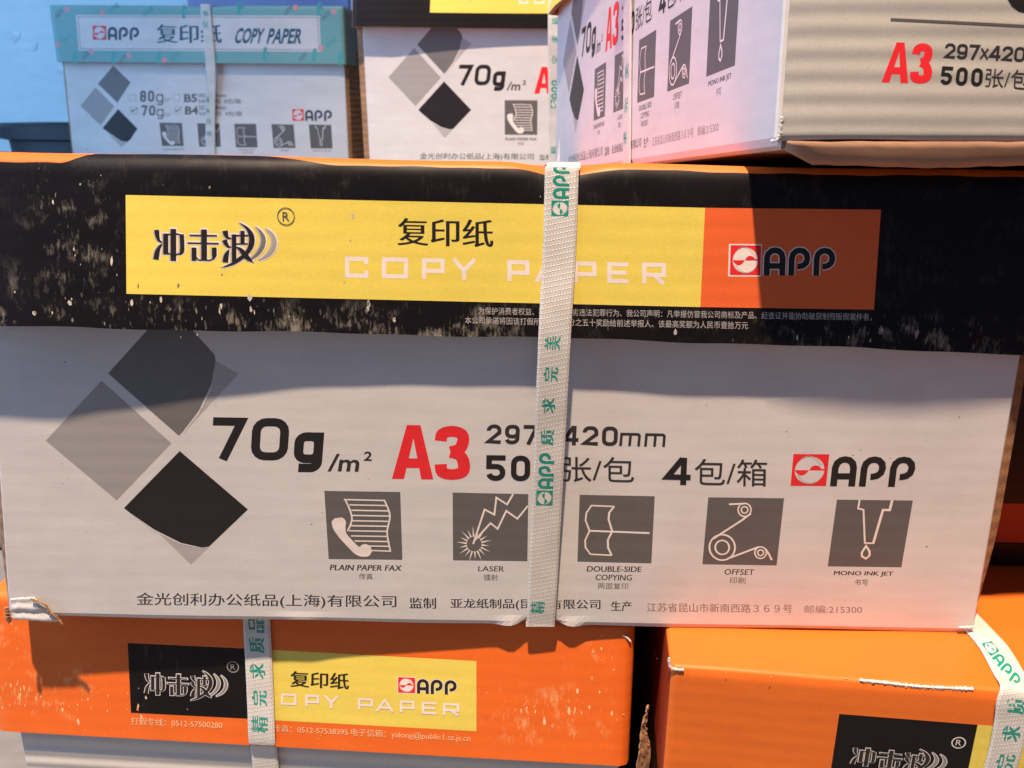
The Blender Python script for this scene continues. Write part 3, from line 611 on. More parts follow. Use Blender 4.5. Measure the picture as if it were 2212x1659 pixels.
for (x, s), r, st in zip(q4([(-53.92,11.49),(-54.33,8.58),(-169.82,9.10),(-100.05,8.29),(-183.11,5.03),(-86.83,2.76),(67.03,2.91),(-100.07,12.82),(-111.36,9.49),(-145.88,10.17),(148.17,5.27),(161.98,4.30),(-110.54,21.74),(-59.31,44.90),(-60.55,35.61),(-63.38,19.93),(-114.29,54.51),(15.57,61.30),(-43.98,5.53)]),
     (.0014,.0011,.0016,.0013,.0011,.0011,.0012,.0012,.0013,.001,.0018,.0016,.0008,.0007,.0007,.0008,.001,.0007,.0011), (2.2,1.8,1.1,1.9,1,1.2,1.8,1.2,1.6,1.2,1.9,1.6,1.6,1.4,1.4,1.2,.6,.5,1.4)):
    flecks(P, [((x, s), .0002, .0003, 4, r, st)], int(x*1e5) % 997, ['fleck', 'fleck', 'fleck2'])
scuff = P.build('scuff_marks', lid); scuff['kind'] = 'stuff'

# body print: folded-sheet motif, weights and sizes, pictograms, makers' lines
P = Print('body')
ZX = lambda pts: pts
P.poly(q4([(-112.96,122.84),(-103.98,117.52),(-129.93,90.89),(-122.44,100.69),(-116.02,112.65)]), 'g3')
P.poly(q4([(-158.05,116.88),(-137.06,138.05),(-123.81,139.01),(-113.29,125.49),(-113.03,122.81),(-116.02,112.67),(-122.44,100.69),(-129.83,91.81),(-131.71,89.91)]), 'g2', 0.00003)
P.poly(q4([(-115.89,112.05),(-115.54,111.65),(-121.87,100.19),(-129.19,91.41),(-129.73,91.81),(-122.44,100.69)]), 'white', 0.00005)
P.poly(q4([(-188.55,86.70),(-161.25,113.71),(-135.24,86.34),(-161.88,59.49)]), 'g1')
P.poly(q4([(-156.73,53.60),(-145.89,44.65),(-132.89,28.82),(-123.99,37.50),(-127.59,37.41),(-136.16,39.48)]), 'g3')
P.poly(q4([(-159.18,55.93),(-132.07,82.94),(-105.33,56.18),(-123.95,37.93),(-127.59,37.41),(-136.16,39.48),(-147.37,45.88),(-156.73,53.54)]), 'gd', 0.00003)
P.poly(q4([(-156.73,53.54),(-147.37,45.88),(-136.16,39.48),(-127.59,37.41),(-127.63,37.00),(-136.54,38.95),(-147.84,45.29)]), 'white', 0.00005)
motif = P.build('folded_sheet_motif', body)
P = Print('body')
sizes = []
square_text(P, [('7', 0, .293, 0, .788), ('0', .355, .69, 0, .788), ('g', .738, 1, .25, 1.0)], 'gd', q4([(-116.92,98.38),(-70.27,98.37),(-71.96,74.07),(-118.92,74.06)]), 0.195, slant=0.03)
sizes.append(P.build('printed_weight', body))
P.text('/m', 'ink', q4([(-68.00,82.76),(-55.25,82.76),(-56.59,74.56),(-69.82,74.56)]), 0.02)
P.text('2', 'ink', q4([(-53.63,84.05),(-50.20,84.00),(-50.76,79.66),(-54.20,79.71)]), 0.025)
sizes.append(P.build('printed_lettering', body))
square_text(P, [('a', 0, .53, 0, 1), ('3', .545, 1, 0, 1)], 'red', q4([(-40.92,96.22),(-9.27,96.10),(-8.99,71.61),(-42.43,71.58)]), 0.2)
sizes.append(P.build('printed_size', body))
square_text(P, spread('297', .07), 'ink', q4([(-1.82,97.05),(19.61,97.01),(19.40,88.27),(-2.39,88.33)]), 0.19)
square_text(P, spread('420', .07), 'ink', q4([(30.03,96.93),(52.79,96.88),(52.91,88.23),(29.80,88.27)]), 0.19)
square_text(P, spread('mm', .09), 'ink', q4([(53.88,94.20),(72.90,94.11),(72.80,88.19),(53.59,88.30)]), 0.23)
sizes.append(P.build('printed_lettering', body))
square_text(P, spread('500', .08), 'gd', q4([(-2.09,83.20),(26.92,83.26),(27.03,71.57),(-2.26,71.51)]), 0.2)
square_text(P, spread('4', 0), 'gd', q4([(73.70,83.41),(84.21,83.37),(84.74,70.91),(73.72,71.07)]), 0.2)
P.text('张/包', 'ink', q4([(29.71,83.36),(60.17,83.19),(60.80,71.49),(30.04,71.62)]))
sizes.append(P.build('printed_lettering', body))
P.text('包/箱', 'ink', q4([(85.71,83.08),(116.13,83.03),(117.17,70.79),(86.44,70.85)]))
sizes.append(P.build('printed_lettering', body))
P = Print('body')
emblem(P, q4([(126.73,85.79),(178.99,86.26),(179.51,71.67),(127.07,71.28)]), face_m='white')
embl2 = P.build('maker_emblem', body)
icons = []
for art, q in zip(ICONS, (q4([(-71.66,65.52),(-39.02,65.53),(-39.00,32.88),(-71.54,32.72)]), q4([(-16.54,65.66),(15.89,65.47),(16.02,33.20),(-16.70,33.06)]), q4([(37.88,65.54),(69.97,65.40),(70.46,33.15),(37.98,33.42)]),
              q4([(92.82,65.31),(125.11,65.39),(125.29,33.15),(92.80,33.13)]), q4([(147.64,65.17),(179.91,65.29),(179.75,33.24),(147.62,33.13)]))):
    P = Print('body'); P.grid(q, 'grey', 4, 4); P.art(art, 'pale', q, lift=0.00004)
    icons.append(P.build('pictogram', body))
P = Print('body'); caption = []
for t, m, q in (('PLAIN PAPER FAX', 'inkthin', q4([(-70.71,29.96),(-39.28,30.17),(-39.77,27.40),(-71.27,27.14)])), ('LASER', 'inkthin', q4([(-5.48,30.43),(5.97,30.52),(5.79,27.87),(-5.68,27.85)])),
                ('DOUBLE-SIDE', 'inkthin', q4([(42.53,31.31),(66.32,31.52),(66.21,28.76),(42.33,28.55)])), ('COPYING', 'inkthin', q4([(46.36,27.20),(62.37,27.31),(62.22,24.49),(46.20,24.42)])),
                ('OFFSET', 'inkthin', q4([(102.91,30.98),(115.80,31.01),(115.66,28.21),(102.75,28.15)])), ('MONO INK JET', 'inkthin', q4([(150.85,30.92),(176.61,31.06),(176.60,28.37),(150.78,28.21)]))):
    P.text(t, 'ink', q, -0.0035); caption.append(P.build('printed_lettering', body))
for t, m, q in (('传真', 'inkthin', q4([(-58.54,25.81),(-52.33,25.83),(-52.45,22.72),(-58.67,22.70)])), ('镭射', 'inkthin', q4([(-3.21,26.51),(3.10,26.53),(3.12,23.25),(-3.21,23.27)])), ('两面复印', 'inkthin', q4([(47.37,23.05),(60.82,23.12),(60.98,20.00),(47.49,19.93)])),
                ('印刷', 'inkthin', q4([(105.43,27.00),(112.21,26.99),(112.51,23.81),(105.71,23.82)])), ('书写', 'inkthin', q4([(160.15,27.01),(166.10,27.00),(166.52,23.89),(160.56,23.90)]))):
    P.text(t, m, q); caption.append(P.build('printed_lettering', body))
P = Print('body'); maker = []
for t, m, b, q in (('金光创利办公纸品(上海)有限公司', 'ink', .006, q4([(-158.76,14.26),(-42.25,15.05),(-42.46,7.95),(-159.68,6.77)])), ('监制', 'ink', .012, q4([(-36.37,13.99),(-24.53,14.07),(-24.62,8.53),(-36.51,8.47)])),
                ('亚龙纸制品(昆山)有限公司', 'ink', .012, q4([(-17.97,13.91),(48.83,14.62),(49.06,8.95),(-18.03,8.18)])), ('生产', 'ink', .012, q4([(53.64,13.93),(62.79,13.99),(63.06,8.91),(53.87,8.85)])),
                ('江苏省昆山市新南西路３６９号', 'inkpale', .008, q4([(69.69,13.42),(134.20,13.82),(134.69,9.42),(69.96,8.81)])), ('邮编:215300', 'inkpale', .004, q4([(139.68,13.58),(165.22,13.71),(165.76,9.73),(140.14,9.47)]))):
    P.text(t, m, q, b); maker.append(P.build('printed_lettering', body))
P = Print('body', 0.00009)
flecks(P, [(c, .03, .018, 9, .0006, .5) for c in q4([(-148.79,87.75),(-181.43,65.90),(-72.80,45.72),(84.19,101.78),(160.51,102.97),(-128.95,51.43)])], 5, ['g2', 'g1', 'kraft'])
flecks(P, [(c, .0002, .0002, 2, .0011, .6) for c in q4([(-175.16,121.92),(192.80,103.48),(44.21,45.56),(188.83,43.67),(-78.79,12.71)])], 6, ['g2', 'inkthin'])
P.build('scuff_marks', body)['kind'] = 'stuff'

# crushed, torn lower corner of the front carton
def wrinkle(name, parent, pts_tl, pts_tr, pts_br, pts_bl, amp, nx, ny, m, seed, off=(0, 0, 0), face='body', lift=0.0008, ridges=3.2, slope=0.9):
    rn = random.Random(seed); V = []; F = []; f = FACES[face]; q = (pts_tl, pts_tr, pts_br, pts_bl); ph = rn.uniform(0, 6)
    for j in range(ny+1):
        for i in range(nx+1):
            u, v = i/nx, j/ny; x, s = bil(q, u, v); e = min(1, 5*min(u, 1-u)+.25)*min(1, 4*v+.1)
            h = lift+amp*(0.5+0.5*math.sin(ridges*2*math.pi*(v+0.16*u*slope)+ph+0.5*math.sin(7*u)))*e+rn.uniform(0, .0002)
            V.append(f(x+rn.uniform(-.0002, .0002), s+rn.uniform(-.0002, .0002), h))
    for j in range(ny):
        for i in range(nx): a = j*(nx+1)+i; F.append([a, a+1, a+nx+2, a+nx+1])
    return make(name, V, F, [m], [0]*len(F), parent, smooth=True, off=off, solid=0.0004)
def fray(name, parent, pts, r, seed, m='kraft', off=(0, 0, 0), per=10):
    """torn, fibrous board edge along a 3-D polyline"""
    rn = random.Random(seed); V = []; F = []; P_ = [Vector(p) for p in catmull([tuple(p) for p in pts], per)]
    for i, p in enumerate(P_):
        d = (P_[min(i+1, len(P_)-1)]-P_[max(i-1, 0)]).normalized(); a = d.orthogonal().normalized(); b = d.cross(a)
        rr = r*(0.35 if i in (0, len(P_)-1) else rn.uniform(0.7, 1.15))
        for k in range(6): t = k*math.pi/3; q = rr*rn.uniform(.75, 1.2); V.append(tuple(p+a*q*math.cos(t)+b*q*math.sin(t)))
    for i in range(len(P_)-1):
        for k in range(6): F.append([i*6+k, i*6+(k+1) % 6, i*6+6+(k+1) % 6, i*6+6+k])
    F.append([5, 4, 3, 2, 1, 0]); F.append([len(V)-6+k for k in range(6)])
    return make(name, V, F, [m], [0]*len(F), parent, off=off)
c1 = q4([(-215.88,10.57),(-205.27,11.49),(-194.15,-0.98),(-217.18,0.26)])
wrinkle('crushed_corner', body, c1[0], c1[1], c1[2], c1[3], .0008, 22, 16, 'white', 4, ridges=2.1)
fray('torn_edge', body, [s_body(x, s, .0022) for x, s in q4([(-205.69,11.48),(-202.59,9.88),(-199.49,8.27),(-198.28,5.19),(-195.37,2.13),(-193.37,-1.45)])], .0006, 2, per=16)
fray('torn_edge', body, [s_body(x, s, .0012) for x, s in q4([(-218.25,6.48),(-218.18,3.13),(-218.28,-0.00),(-217.42,-1.19)])], .0010, 7, per=16)
fray('torn_edge', body, [s_body(x, s, .0010) for x, s in q4([(209.07,4.01),(213.14,4.33),(216.39,4.63)])], .0006, 9, 'white')

# woven strap round the front carton, printed in teal
def strap_print(P, items, par, off=(0, 0, 0)):
    """items: (string or 'LOGO', TL, TR, BR, BL as read when the band is turned so the text is upright)"""
    for t, q in items:
        if t == 'LOGO': emblem(P, q, 'tealink', 'strapface', 'tealink'); P.build('strap_emblem', par, off, True)
        else: P.text(t, 'tealink', q, 0.03); P.build('strap_character', par, off, True)
MT['strapface'] = mat('strap_white', (0.70, 0.68, 0.63), 0.5, 0.05)
l1, l2, l3 = [s_lid(x, s, .0005) for x, s in q4([(20.46,62.07),(20.48,33.98),(19.67,2.02)])]
b1 = s_body(*q4([(22.52,4.67)])[0], .0008)
zt = 0.2030
st = ribbon('strap', front_c, [(0.0320, 0.29, zt-0.0185), (0.0285, 0.06, zt-0.0038), (0.0278, 0.0100, zt-0.0008), (0.0273, 0.0036, zt-0.0006), (0.0268, 0.0000, zt-0.0026), l1, l2, l3, (0.0243, -0.0052, 0.095), (0.0235, -0.0030, 0.050), b1, (0.0223, 0.0025, 0.0026), (0.0222, 0.03, 0.0012)],
            [(1, 0.02, 0)]*13, 0.0128)
P = Print('lid', 0.004)
strap_print(P, [('LOGO', q4([(16.99,45.93),(16.75,66.12),(23.50,66.08),(23.55,45.98)]))], st)
P = Print('strap', 0.006)
strap_print(P, [('LOGO', q4([(19.27,61.98),(19.73,86.85),(26.54,86.75),(26.25,61.89)])), ('质', q4([(20.42,90.22),(20.66,96.89),(26.17,96.77),(25.97,90.10)])), ('求', q4([(20.68,104.48),(20.91,110.75),(26.34,110.64),(26.14,104.36)])), ('完', q4([(20.92,118.34),(21.16,124.05),(27.08,123.94),(26.87,118.23)])),
               ('美', q4([(21.17,131.62),(21.40,137.18),(27.60,137.08),(27.40,131.52)])), ('精', q4([(17.88,7.91),(17.97,14.24),(24.14,14.12),(24.09,7.78)]))], st)

# ------------------------------------------------------------------ repeats of that carton: one standing behind, one tilted on top
def place(o, parent, shift=None):
    c = o.copy(); COL.objects.link(c); c.parent = parent
    if shift: c.location = shift
    return c
rear_c = thing('paper_carton', 'black-lidded white A3 carton standing behind, its lid cut off by the top of the photo', 'carton', frame(D_O, D_A, D_N, D_U))
rb = build_body('body', rear_c, 'body', lambda s: -0.2125, lambda s: 0.2135, 0.150, 0.305, (0, 1, 0), edge=(0.007, 0.004), n=20)
rl = build_lid('lid', rear_c, 'lid', -0.2255, 0.2225, 0.0615, 0.005, (0.0108, 0.998, -0.060), LID_A, LID_U, 0.31, lambda x: 0.066, 'black', 'orange', None, n=60)
rl.location = (0, 0, -0.0070)
for o in (lab, tradename, copyp, embl): place(o, rl)
for o in [motif, embl2]+sizes+caption+maker+icons: place(o, rb)
ds = ribbon('strap', rear_c, [(-0.0228, 0.006, 0.2015), (-0.0228, 0.0010, 0.1935), (-0.0228, -0.0062, 0.160), (-0.0226, -0.0098, 0.129), (-0.0217, -0.005, 0.065), (-0.0211, -0.0006, 0.0005)], [(1, 0, 0)]*6, 0.0122)
P = Print('strap', 0.009)
dx = -0.0216
def cs(x, s, k=.0034): return [(x-k, s-k), (x-k, s+k), (x+k, s+k), (x+k, s-k)]
strap_print(P, [('质', cs(dx, .137)), ('求', cs(dx, .120)), ('完', cs(dx, .102)), ('LOGO', [(dx-.004, .058), (dx-.004, .084), (dx+.004, .084), (dx+.004, .058)]), ('精', cs(dx, .018))], ds)

top_c = thing('paper_carton', 'white A3 carton tilted on top of the front carton, its fluted short side facing right', 'carton', frame(Q_O, Q_A, Q_N, Q_U))
tb = build_body('body', top_c, 'body', lambda s: -0.2170, lambda s: 0.2212, 0.150, 0.302, (0, 1, 0), edge=(0.002, 0.0012), n=20, rf=0.004, bulge=0)
tl = build_lid('lid', top_c, 'lid', -0.2225, 0.2290, 0.0615, 0.004, (0.0108, 0.998, -0.060), LID_A, LID_U, 0.31, lambda x: 0.066, 'yellow', 'orange', None, n=60, sidem='fluted')
tl.location = (0, 0.004, -0.0135)
for o in [motif, embl2]+sizes+caption+maker+icons: place(o, tb)
def s_cf(x, s, h=0.0):      # board with its flutes standing out, creased in at the edges
    return [0.2245+h+0.016*math.sin(math.pi*min(1, max(0, x/0.30)))-0.0018*math.exp(-(s/.002)**2)-0.0010*math.exp(-(x/.0015)**2), x+0.0002, s+0.0017]
FACES['cfront'] = s_cf
P = Print('cfront', 0.0); rnd = random.Random(8)
nx, ny = 40, 170; b = 0
for j in range(ny+1):
    for i in range(nx+1):
        x = 0.0008+0.301*i/nx; s = 0.001+0.150*j/ny; s += 0.0006*math.sin(x*60)*(1-j/ny)**6
        P.v.append(s_cf(x, s))
for j in range(ny):
    for i in range(nx): a = j*(nx+1)+i; P.F.append([a, a+1, a+nx+2, a+nx+1]); P.mi.append(P._m('fluted_grey'))
ss = P.build('short_side', top_c)
for p in ss.data.polygons: p.use_smooth = True
V = []; F = []; rnd = random.Random(4)
for i in range(61):
    x = 0.003+0.296*i/60; e = min(1, (i+1)/3)
    for k in range(5):
        t = k/4; p = s_cf(x, 0.0, 0.0); V.append((p[0]+0.0016-0.0016*t*t-0.0012*t, p[1], 0.0023-(0.0080*t+rnd.uniform(-.0002, .0002))*e+0.0004*math.sin(x*90)*t))
for i in range(60):
    for k in range(4): a = i*5+k; F.append([a, a+1, a+6, a+5])
make('bottom_edge', V, F, ['kraft_edge'], [0]*len(F), top_c, smooth=True, solid=0.002)
P = Print('cfront', 0.00012)
square_text(P, [('a', 0, .53, 0, 1), ('3', .545, 1, 0, 1)], 'red', q4([(33.42,32.68),(47.92,32.22),(48.76,19.42),(32.21,19.94)]), 0.2)
square_text(P, [('2', 0, .12, 0, 1), ('9', .135, .255, 0, 1), ('7', .27, .385, 0, 1), ('4', .50, .625, 0, 1), ('2', .64, .76, 0, 1), ('0', .775, .9, 0, 1)], 'ink', q4([(51.83,32.35),(81.61,30.93),(81.62,26.34),(51.84,27.50)]), 0.19)
P.art(stroke([(0, 0), (1, 1)], .22)+stroke([(1, 0), (0, 1)], .22), 'ink', q4([(63.85,30.71),(66.16,30.58),(66.26,27.23),(63.80,27.37)]))
square_text(P, spread('500', .09), 'gd', q4([(51.57,25.08),(65.23,24.37),(65.46,18.63),(51.37,19.27)]), 0.2)
P.text('张/包', 'ink', q4([(66.12,24.60),(81.03,23.77),(81.41,17.43),(66.39,18.56)]))
P.grid(q4([(33.23,40.18),(95.49,37.24),(95.62,36.38),(33.31,39.31)]), 'inkthin', 40, 1)
square_text(P, [('0', 0, 1, 0, 1)], 'gd', q4([(68.22,62.46),(87.27,61.74),(89.92,41.21),(70.52,41.96)]), 0.19)
P.build('printed_lettering', top_c)
cst = ribbon('strap', top_c, [(0.0180, 0.010, 0.187), (0.0178, 0.0035, 0.184), (0.0176, -0.0030, 0.150), (0.0174, -0.0085, 0.128), (0.0172, -0.0024, 0.095), (0.0178, -0.0008, 0.055), (0.0222, -0.0006, 0.0005)], [(1, 0, 0)]*7, 0.0165)
P = Print('strap', 0.009)
strap_print(P, [(t, cs(0.0190, s, .0038)) for t, s in (('美', .052), ('完', .034), ('求', .016))], cst)
inv = top_c.matrix_world.inverted()
def to_top(p): return tuple(inv @ Vector(p))
fl = [to_top(s_rear(x, s, h)) for (x, s), h in zip(q4([(44.85,245.52),(42.88,222.64),(39.77,183.36),(44.77,183.42),(47.32,200.85),(48.18,222.70)]), (0.002, .006, .010, .012, .010, .006))]
make('torn_flap', fl, [[0, 1, 4, 5], [1, 2, 3, 4]], ['white'], [0, 0], top_c, solid=0.0006)
fray('torn_edge', top_c, [to_top(s_rear(x, s, .008)) for x, s in q4([(45.25,244.81),(48.01,228.10),(49.65,211.85),(49.35,197.19),(47.08,183.45)])], .0022, 12)
fray('torn_edge', top_c, [s_cf(x, s, h) for x, s, h in ((-.002, .001, -.0012), (.0002, .002, .0002), (.0006, .009, .0002))], .0006, 5, 'white', per=14)

# ------------------------------------------------------------------ orange carton, lower left
LA = (-0.085, 0.15, -0.21); FL = at(*LA)
low_l = thing('paper_carton', 'orange-lidded carton under the left half of the front carton, black and yellow label', 'carton', FL, 'orange-lidded cartons beneath the front carton')
al = build_lid('lid', low_l, 'alid', -0.3075, 0.0016, 0.0675, 0.004, (0.0515, 0.9987, 0), A_A, A_U, 0.43, lambda x: 0.067, 'orange_worn', 'orange', None, off=LA, n=70, ibase=0.005, crn=0.0045)
DA = Vector((0.0515, 0.9987, 0))
ab = build_body('body', low_l, 'abody', lambda s: -0.2985, lambda s: -0.0035, 0.1435, 0.42, DA, off=LA, front='fluted', edge=(0.001, 0.001), n=40)
P = Print('alid')
P.grid(q4([(-237.55,44.55),(-177.08,44.73),(-177.50,8.76),(-237.96,8.55)]), 'black', 6, 4)
P.grid(q4([(-177.08,44.73),(-71.09,44.27),(-70.60,8.81),(-177.50,8.76)]), 'yellow', 8, 4)
P.build('printed_label', al, LA)
P = Print('alid', 0.00012)
brush(P, q4([(-230.19,31.97),(-188.65,32.67),(-189.42,17.06),(-230.91,16.15)]), 'silver', 'gd', 'silver2', 'silver2', hd=26)
(rx, rs), (rx2, rs2) = q4([(-186.77,35.14),(-184.08,35.16)]); rmark(P, rx, rs, rx2-rx, 'silver2', 0.2); P.build('printed_trade_name', al, LA)
P.text('复印纸', 'gd', q4([(-159.01,34.63),(-131.13,34.86),(-131.33,26.74),(-159.20,26.61)]), 0.012)
for ch, q in zip('COPYPAPER', (q4([(-175.28,22.87),(-168.34,22.90),(-168.49,17.18),(-175.45,17.14)]), q4([(-163.86,22.92),(-156.38,22.98),(-156.51,17.15),(-164.01,17.08)]), q4([(-152.14,22.98),(-145.47,23.00),(-145.57,16.82),(-152.27,16.80)]), q4([(-143.13,23.01),(-136.25,22.93),(-136.33,16.52),(-143.23,16.60)]),
                 q4([(-126.95,22.62),(-119.66,22.68),(-119.69,16.76),(-127.00,16.70)]), q4([(-118.33,22.52),(-109.96,22.52),(-109.97,16.49),(-118.37,16.36)]), q4([(-106.87,22.58),(-100.06,22.61),(-100.05,16.47),(-106.88,16.43)]), q4([(-96.55,22.46),(-89.54,22.50),(-89.50,16.25),(-96.53,16.20)]), q4([(-86.48,22.44),(-78.83,22.41),(-78.76,16.28),(-86.43,16.20)]))):
    square_text(P, [(ch, 0, 1, 0, 1)], 'pale', q, 0.19)
P.build('printed_lettering', al, LA)
P.text('打假专线：0512-57500280', 'cream', q4([(-237.85,6.33),(-192.85,6.78),(-192.99,2.90),(-238.07,2.43)]), 0.004); P.build('printed_lettering', al, LA)
P.text('传真：0512-57538395', 'cream', q4([(-168.10,6.54),(-131.89,6.75),(-131.93,3.03),(-168.19,2.80)]), 0.004); P.build('printed_lettering', al, LA)
P.text('电子信箱：yalong@public1.sz.js.cn', 'cream', q4([(-130.44,6.84),(-73.40,7.12),(-73.34,2.71),(-130.49,2.51)]), 0.002)
P.build('printed_lettering', al, LA)
P = Print('alid', 0.00013)
emblem(P, q4([(-107.85,34.26),(-79.91,34.51),(-79.83,26.81),(-107.86,26.41)]), border='pale')
P.build('maker_emblem', al, LA)
P = Print('alid', 0.00018)
flecks(P, [(c, dx, ds, int(n*.6)+1, sz*.85, stt*1.3) for c, (dx, ds, n, sz, stt) in zip(q4([(-298.25,14.77),(-288.90,15.30),(-268.30,11.61),(-245.17,12.93),(-210.96,11.27),(-295.93,43.68),(-211.49,-0.87),(-50.97,20.48),(-37.98,20.06),(-25.23,25.46),(-15.57,53.59),(-11.09,47.00),(-19.14,35.08),(-5.78,20.75),(-59.79,28.17),(-121.13,0.91),(-201.51,20.21)]),
   ((.006,.005,36,.0011,2.4),(.008,.006,36,.0010,2.0),(.010,.005,30,.0010,1.8),(.010,.004,24,.0010,1.8),(.001,.004,1,.0004,1.6),(.003,.006,10,.0010,2.4),(.03,.002,14,.0007,.8),(.005,.004,12,.0012,1.9),(.006,.004,14,.0012,1.9),(.006,.004,16,.0012,1.7),(.002,.003,4,.0014,1.2),(.003,.003,5,.0012,1.3),(.003,.004,9,.0010,1.5),(.002,.003,4,.0012,1.6),(.006,.004,8,.0009,1.5),(.03,.002,10,.0008,.6),(.001,.001,1,.0003,1.3)))], 21, ['oflick', 'oflick', 'cream'])
P.build('scuff_marks', al, LA)['kind'] = 'stuff'
sa = [s_alid(x, s, .0006) for x, s in q4([(-174.28,56.90),(-173.94,38.29),(-173.66,17.00),(-173.53,-2.24)])]
ast = ribbon('strap', low_l, [Vector(sa[0])+Vector((0, .03, .016)), Vector(sa[0])+Vector((0, .003, .0105)), sa[0], sa[1], sa[2], sa[3], s_abody(-0.1747, 0.130, .0012), s_abody(-0.1747, 0.04, .0008)], [A_A]*8, 0.0130, off=LA)
P = Print('alid', 0.004)
strap_print(P, [(t, [(a-k, c-k), (a-k, c+k), (a+k, c+k), (a+k, c-k)]) for t, (a, c), k in zip('品质求完', q4([(-174.25,57.83),(-174.45,47.38),(-174.50,34.27),(-174.00,20.56)]), (.0037,)*4)]+[(t, [(a-k, c-k), (a-k, c+k), (a+k, c+k), (a+k, c-k)]) for t, (a, c), k in zip('精', q4([(-174.17,7.15)]), (.004,))], ast, LA)
fray('torn_edge', al, [s_alid(x, s, .0002) for x, s in q4([(-4.25,60.52),(-1.89,59.28),(-0.55,57.55)])], .0005, 3, 'white', off=LA)

# ------------------------------------------------------------------ orange carton, lower right
LB = (0.225, 0.15, -0.21)
low_r = thing('paper_carton', 'orange-lidded carton jutting out beneath the front carton, its bright top edge frayed', 'carton', at(*LB), 'orange-lidded cartons beneath the front carton')
bl = build_lid('lid', low_r, 'blid', 0.0, 0.3000, 0.0640, 0.0028, (0.0944, 0.9955, 0), B_A, (0, 0, 1), 0.43, lambda x: 0.0655, 'orange', 'orange', lambda x: (0.0002*math.sin(x*70), 0), off=LB, n=70, sidem='shaded_orange', crn=0.0025)  # lid sides in the orange darkened for shade
DB = Vector((0.0944, 0.9955, 0))
bb = build_body('body', low_r, 'bbody', lambda s: 0.003, lambda s: 0.294, 0.1435, 0.41, DB, off=LB, front='fluted', edge=(0.001, 0.001), n=30)
P = Print('blid')
qq = q4([(71.07,49.61),(126.25,50.64),(128.03,28.06),(71.64,22.04)])
(xa, sa_), (xb, sb_) = qq[0], qq[1]; s0 = 0.0115
P.grid([(xa, sa_), (xb, sa_), (xb, s0), (xa, s0)], 'black', 4, 4)
P.grid([(xb, sa_), (xb+0.105, sa_), (xb+0.105, s0), (xb, s0)], 'yellow', 4, 4)
P.build('printed_label', bl, LB)
P = Print('blid', 0.00012)
bq = q4([(78.52,35.42),(117.74,36.86)]); wd = bq[1][0]-bq[0][0]; hg = wd*0.33
brush(P, [(bq[0][0], bq[0][1]), (bq[1][0], bq[0][1]), (bq[1][0], bq[0][1]-hg), (bq[0][0], bq[0][1]-hg)], 'silver', 'gd', 'silver2', 'silver2', hd=26)
(rx, rs), (rx2, rs2) = q4([(120.26,40.15),(122.90,40.30)]); rmark(P, rx, rs, rx2-rx, 'silver', 0.2)
P.build('printed_lettering', bl, LB)
P = Print('btop', 0.0014)
(rx, rs), (rx2, rs2) = q4([(99.32,-0.09),(103.92,0.04)]); P.h = 0.00012; rmark(P, rx, rs+0.0012, 0.0052, 'gd', 0.13)
P.build('printed_mark', bl, LB)
ed = [(0.1535, 0.0006), (0.165, 0.0002), (0.176, -0.0002), (0.187, 0.0), (0.1985, 0.0004)]
fray('frayed_edge', bl, [s_blid(x-0.0763, 0.0657+d, -0.0007) for x, d in ed], .0008, 14, 'white', off=LB, per=30)
fray('frayed_edge', bl, [s_blid(x, s, .0002) for x, s in ((-0.0006, .071), (0.0002, .0665), (.003, .0655), (.006, .0656))], .0006, 16, 'white', off=LB, per=14)
def shred(name, parent, left, right, nx, m, seed, off, j=0.0007, per=8):
    rn = random.Random(seed); A = catmull(left, per); B = catmull(right, per); V = []; F = []
    for a, c in zip(A, B):
        for i in range(nx+1): V.append(tuple(p+(q-p)*i/nx+rn.uniform(-j, j) for p, q in zip(a, c)))
    for k in range(len(A)-1):
        for i in range(nx): p = k*(nx+1)+i; F.append([p, p+1, p+nx+2, p+nx+1])
    return make(name, V, F, [m], [0]*len(F), parent, off=off, solid=0.0005)
shred('torn_flap', bl, [(0.0712, -0.012, -0.033), (0.0688, -0.014, -0.044), (0.0680, -0.016, -0.055), (0.0660, -0.017, -0.075)], [(0.0718, -0.010, -0.033), (0.0715, -0.011, -0.044), (0.0735, -0.012, -0.055), (0.0738, -0.013, -0.075)], 6, 'kraft', 18, LB, .0004)
P = Print('btop', 0.0001)
flecks(P, [(c, .02, .004, 16, .0007, .5) for c in q4([(88.55,-17.39),(129.68,-12.85),(166.38,-21.71),(197.74,-17.56),(110.96,-23.28)])], 31, ['oflick', 'oflick', 'fleck'])
P.build('scuff_marks', bl, LB)['kind'] = 'stuff'
bt = [(x, s, 0.0008) for x, s in q4([(219.70,13.16),(220.08,2.03),(220.05,-11.60),(216.60,-30.34)])]
bf = [s_blid(x, s, .0008) for x, s in q4([(137.50,61.91),(138.41,50.72),(138.20,29.12)])]
mid_ = tuple((Vector(bt[-1])+Vector(bf[0]))/2+Vector((0, -0.0032, 0.0030)))
bs = ribbon('strap', low_r, [(0.213, 0.10, 0.0008), (0.219, 0.03, 0.0008)]+bt+[mid_]+bf+[(0.2105, -0.039, -0.075)], [(1, .15, 0), (1, .1, 0), (1, .05, 0), (1, 0, 0), (1, -.02, 0), (1, -.06, 0), (1, -.1, 0), B_A, B_A, B_A, B_A], 0.0130, off=LB)
P = Print('btop', 0.004)
strap_print(P, [('LOGO', q4([(220.95,-7.13),(220.29,-32.67),(213.08,-41.72),(215.53,-9.01)]))], bs, LB)
P = Print('blid', 0.004)
